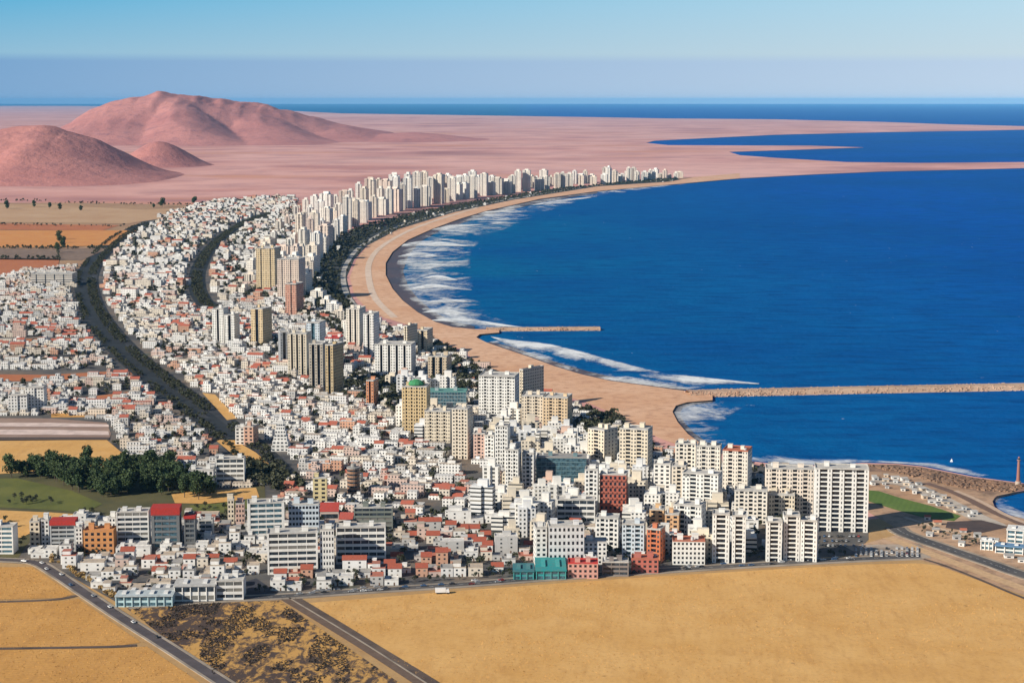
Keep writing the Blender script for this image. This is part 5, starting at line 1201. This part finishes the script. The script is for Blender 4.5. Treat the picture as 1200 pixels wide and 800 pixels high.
for i in range(60):
    x = rnd.uniform(1080, 1198); y = 612 + (x-1080)*.30 + rnd.uniform(-6, 14); p = G(x, y)
    if len(sp2) < 16 and free(p.x, p.y, 6) and not any((p.x-q)**2+(p.y-r)**2 < 200 for q, r in sp2): sp2.append((p.x, p.y))
sp2.sort(key=lambda q: q[0]/q[1])
for i, (x, y) in enumerate(sp2):
    r = empty('hut', (x, y, LANDZ), rnd.uniform(-.6, .1)); w, d, h = rnd.uniform(1.8, 3.6), rnd.uniform(1.6, 2.8), rnd.uniform(2.2, 3.2); cn, c = rnd.choice((('white', (.74,.72,.69)), ('tan', (.55,.42,.30)), ('grey', (.42,.42,.43))))
    tag(r, '%s hut on the sandy ground right of the coast road, %s from left' % (cn, ordn(i)), 'hut', 'huts beside the coast road')
    m = MB(); m.box(-w, w, -d, d, -.5, h); m.build('wall', WALL, r, c); m = MB(); m.gable(-w, w, -d, d, h+.02, h+1.3, 0, 0); m.build('roof', ROOF, r, ROOFR if i % 3 == 0 else ROOFG)
    m = MB(); m.box(-w*.5, w*.3, -d-.05, -d+.1, h*.3, h*.7); m.build('window', GLASS, r)
ribbon('sandy_track', path([(1060,606),(1110,622),(1150,632),(1200,648),(1260,668)], 6), 2.2, simple('pale_track_sand', (.56,.42,.30)), FZ + .16)
ribbon('sandy_track', path([(1120,575),(1150,588),(1180,604),(1215,618)], 6), 2.5, simple('pale_track_sand', (.50,.36,.26)), FZ + .17)
# ------------------------------------------------------------------ air: one closed box of thin haze
hz = MB(); topz = max([CAMH+20] + [v.co.z for o_ in COL.objects if o_.name.startswith('hill') for v in o_.data.vertices]) + 10
print('haze top', topz)
hz.box(-160000, 160000, -3500, 158000, -1, topz, bottom=True)
hm = bpy.data.materials.new('thin_blue_haze'); hm.use_nodes = True; t = hm.node_tree
for n in list(t.nodes):
    if n.type != 'OUTPUT_MATERIAL': t.nodes.remove(n)
pv = t.nodes.new('ShaderNodeVolumePrincipled'); pv.inputs['Color'].default_value = (.20,.56,1.0,1); pv.inputs['Density'].default_value = 0.9e-5; pv.inputs['Anisotropy'].default_value = -.3
t.links.new(pv.outputs[0], [n for n in t.nodes if n.type == 'OUTPUT_MATERIAL'][0].inputs['Volume'])
o = hz.build('haze', hm); tag(o, None, None, None, 'stuff')
# dry bushes along the field road
DRY = leaf_mat('dry_yellow_leaves', (.22,.15,.06), (.40,.30,.14)); dm = []
for i in range(3):
    rr_ = random.Random(700+i); cm, tm_ = MB(), MB(); leafball(cm, 0, 0, 1.2, 1.8, 1.3, 70, .45, rr_); leafball(cm, 1, .4, 1.6, 1.2, 1.0, 40, .4, rr_); trunk(tm_, 1.6, .12, rr_); dm.append((cm.mesh('crown', [DRY]), tm_.mesh('trunk', [BARK])))
for i in range(46):
    f = rnd.random(); x = 46+96*f+rnd.uniform(-2, 4); y = 650+58*f+rnd.uniform(-4, 1.5) - 3; p = G(x, y)
    if free(p.x, p.y, 2): tree(p.x, p.y, rnd.uniform(.7, 1.4), 'dry yellowish bush on the verge between field road and front left houses', 'dry bushes along the field road', dm, rnd, 'bush')

FR2 = path([(300,694),(345,690),(430,685),(520,680),(640,673),(760,663),(900,655.5),(1000,651)], 6); acc = 0
for a, b in zip(FR2, FR2[1:]):
    L_ = (b-a).length; k = 0
    while k < L_:
        p = a+(b-a)*(k/L_); k += rnd.uniform(5, 14)
        if free(p.x, p.y, 1.0): tree(p.x, p.y, rnd.uniform(.45, .85), 'small dark roadside tree on the town side of the front road', 'trees along the front road', SP_, rnd)

FD = path([(0,656),(40,659),(62,670),(95,692),(140,722),(200,760),(255,796)], 6)
for i in range(9):
    k = 4+i*3; p = FD[k].lerp(FD[k+1], rnd.random()); t = (FD[k+1]-FD[k]).normalized(); nm = Vector((-t.y, t.x, 0)); sd_ = rnd.choice((-1.8, 1.8)); c, n = rnd.choices(CC, (5, 3, 2, 1, 1))[0]
    car((p+nm*sd_).x, (p+nm*sd_).y, math.atan2(t.y, t.x), c, '%s car driving on the field road, %s from its far end' % (n, ordn(i)), 'cars on the field road')
# dry tufts on the stubble and dark scrub on the rough field: nobody could count them
def tufts(poly, n, size, mb, fn=None):
    xs = [p[0] for p in poly]; k = 0; g = [G(*p) for p in poly]; gp = [(p.x, p.y) for p in g]; x0, x1 = min(p[0] for p in gp), max(p[0] for p in gp); y0, y1 = min(p[1] for p in gp), max(p[1] for p in gp)
    while k < n:
        x, y = hr.uniform(x0, x1), hr.uniform(y0, y1); k += 1
        if not inpoly(x, y, gp) or (fn and not fn(x, y)): continue
        for _ in range(2):
            a = hr.uniform(0, 3.14); s_ = size*hr.uniform(.5, 1.4); dx, dy = math.cos(a)*s_, math.sin(a)*s_
            mb.face([(x-dx, y-dy, LANDZ+.2), (x+dx, y+dy, LANDZ+.2), (x+dx*.7, y+dy*.7, LANDZ+.2+s_*1.1), (x-dx*.8, y-dy*.6, LANDZ+.2+s_*.9)])
tb = MB()
tufts([(365,706),(420,701.5),(520,693.5),(640,685),(760,676),(900,668),(1010,662),(1075,660.5),(1195,700),(1290,800),(500,800)], 12000, .27, tb, lambda x, y: mn.noise(Vector((x/45, y/70, 1.2))) > -.12)
for q_ in ([(-20,664),(38,664),(86,696),(72,700),(-20,707)], [(-20,709),(70,703.5),(92,701),(165,752),(140,756),(-20,761)], [(-20,763),(140,759),(172,757),(240,803),(-20,805)]): tufts(q_, 1500, .27, tb)
o = tb.build('dry_grass', [simple('straw_tufts', (.54,.31,.10), var=.4, scale=.2)]); tag(o, 'dry straw coloured grass tufts on the ochre stubble fields', 'grass', None, 'stuff')
tb = MB(); tufts([(150,712),(240,706.5),(326,704),(468,801),(264,801),(200,754)], 26000, .45, tb, lambda x, y: mn.noise(Vector((x/14, y/32, 6.6))) + .6*mn.noise(Vector((x/45, y/90, 2.2))) + .35*mn.noise(Vector((x/4, y/7, 9.2))) > .06)
o = tb.build('dark_scrub', [simple('dark_scrub_leaves', (.045,.036,.03), var=.4, scale=.2)]); tag(o, 'low dark scrub spread over the rough dry field beside the track', 'scrub', None, 'stuff')

tp = [(x, y) for y in (629, 634.5, 640) for x in range(966, 1012, 5)]
k = 0
for x, y in tp:
    p = G(x+rnd.uniform(-1, 1), y)
    if rnd.random() < .25 or not free(p.x, p.y, 2.5): continue
    c, n = rnd.choices(CC, (6, 3, 2, 1, 1))[0]; row_ = (629, 634.5, 640).index(y)
    car(p.x, p.y, R(75)+rnd.uniform(-.06, .06), c, '%s car in the shade before the big striped tower, %s row back, %s from left' % (n, ('third', 'second', 'front')[row_], ordn((x-966)//5)), 'cars before the big tower')
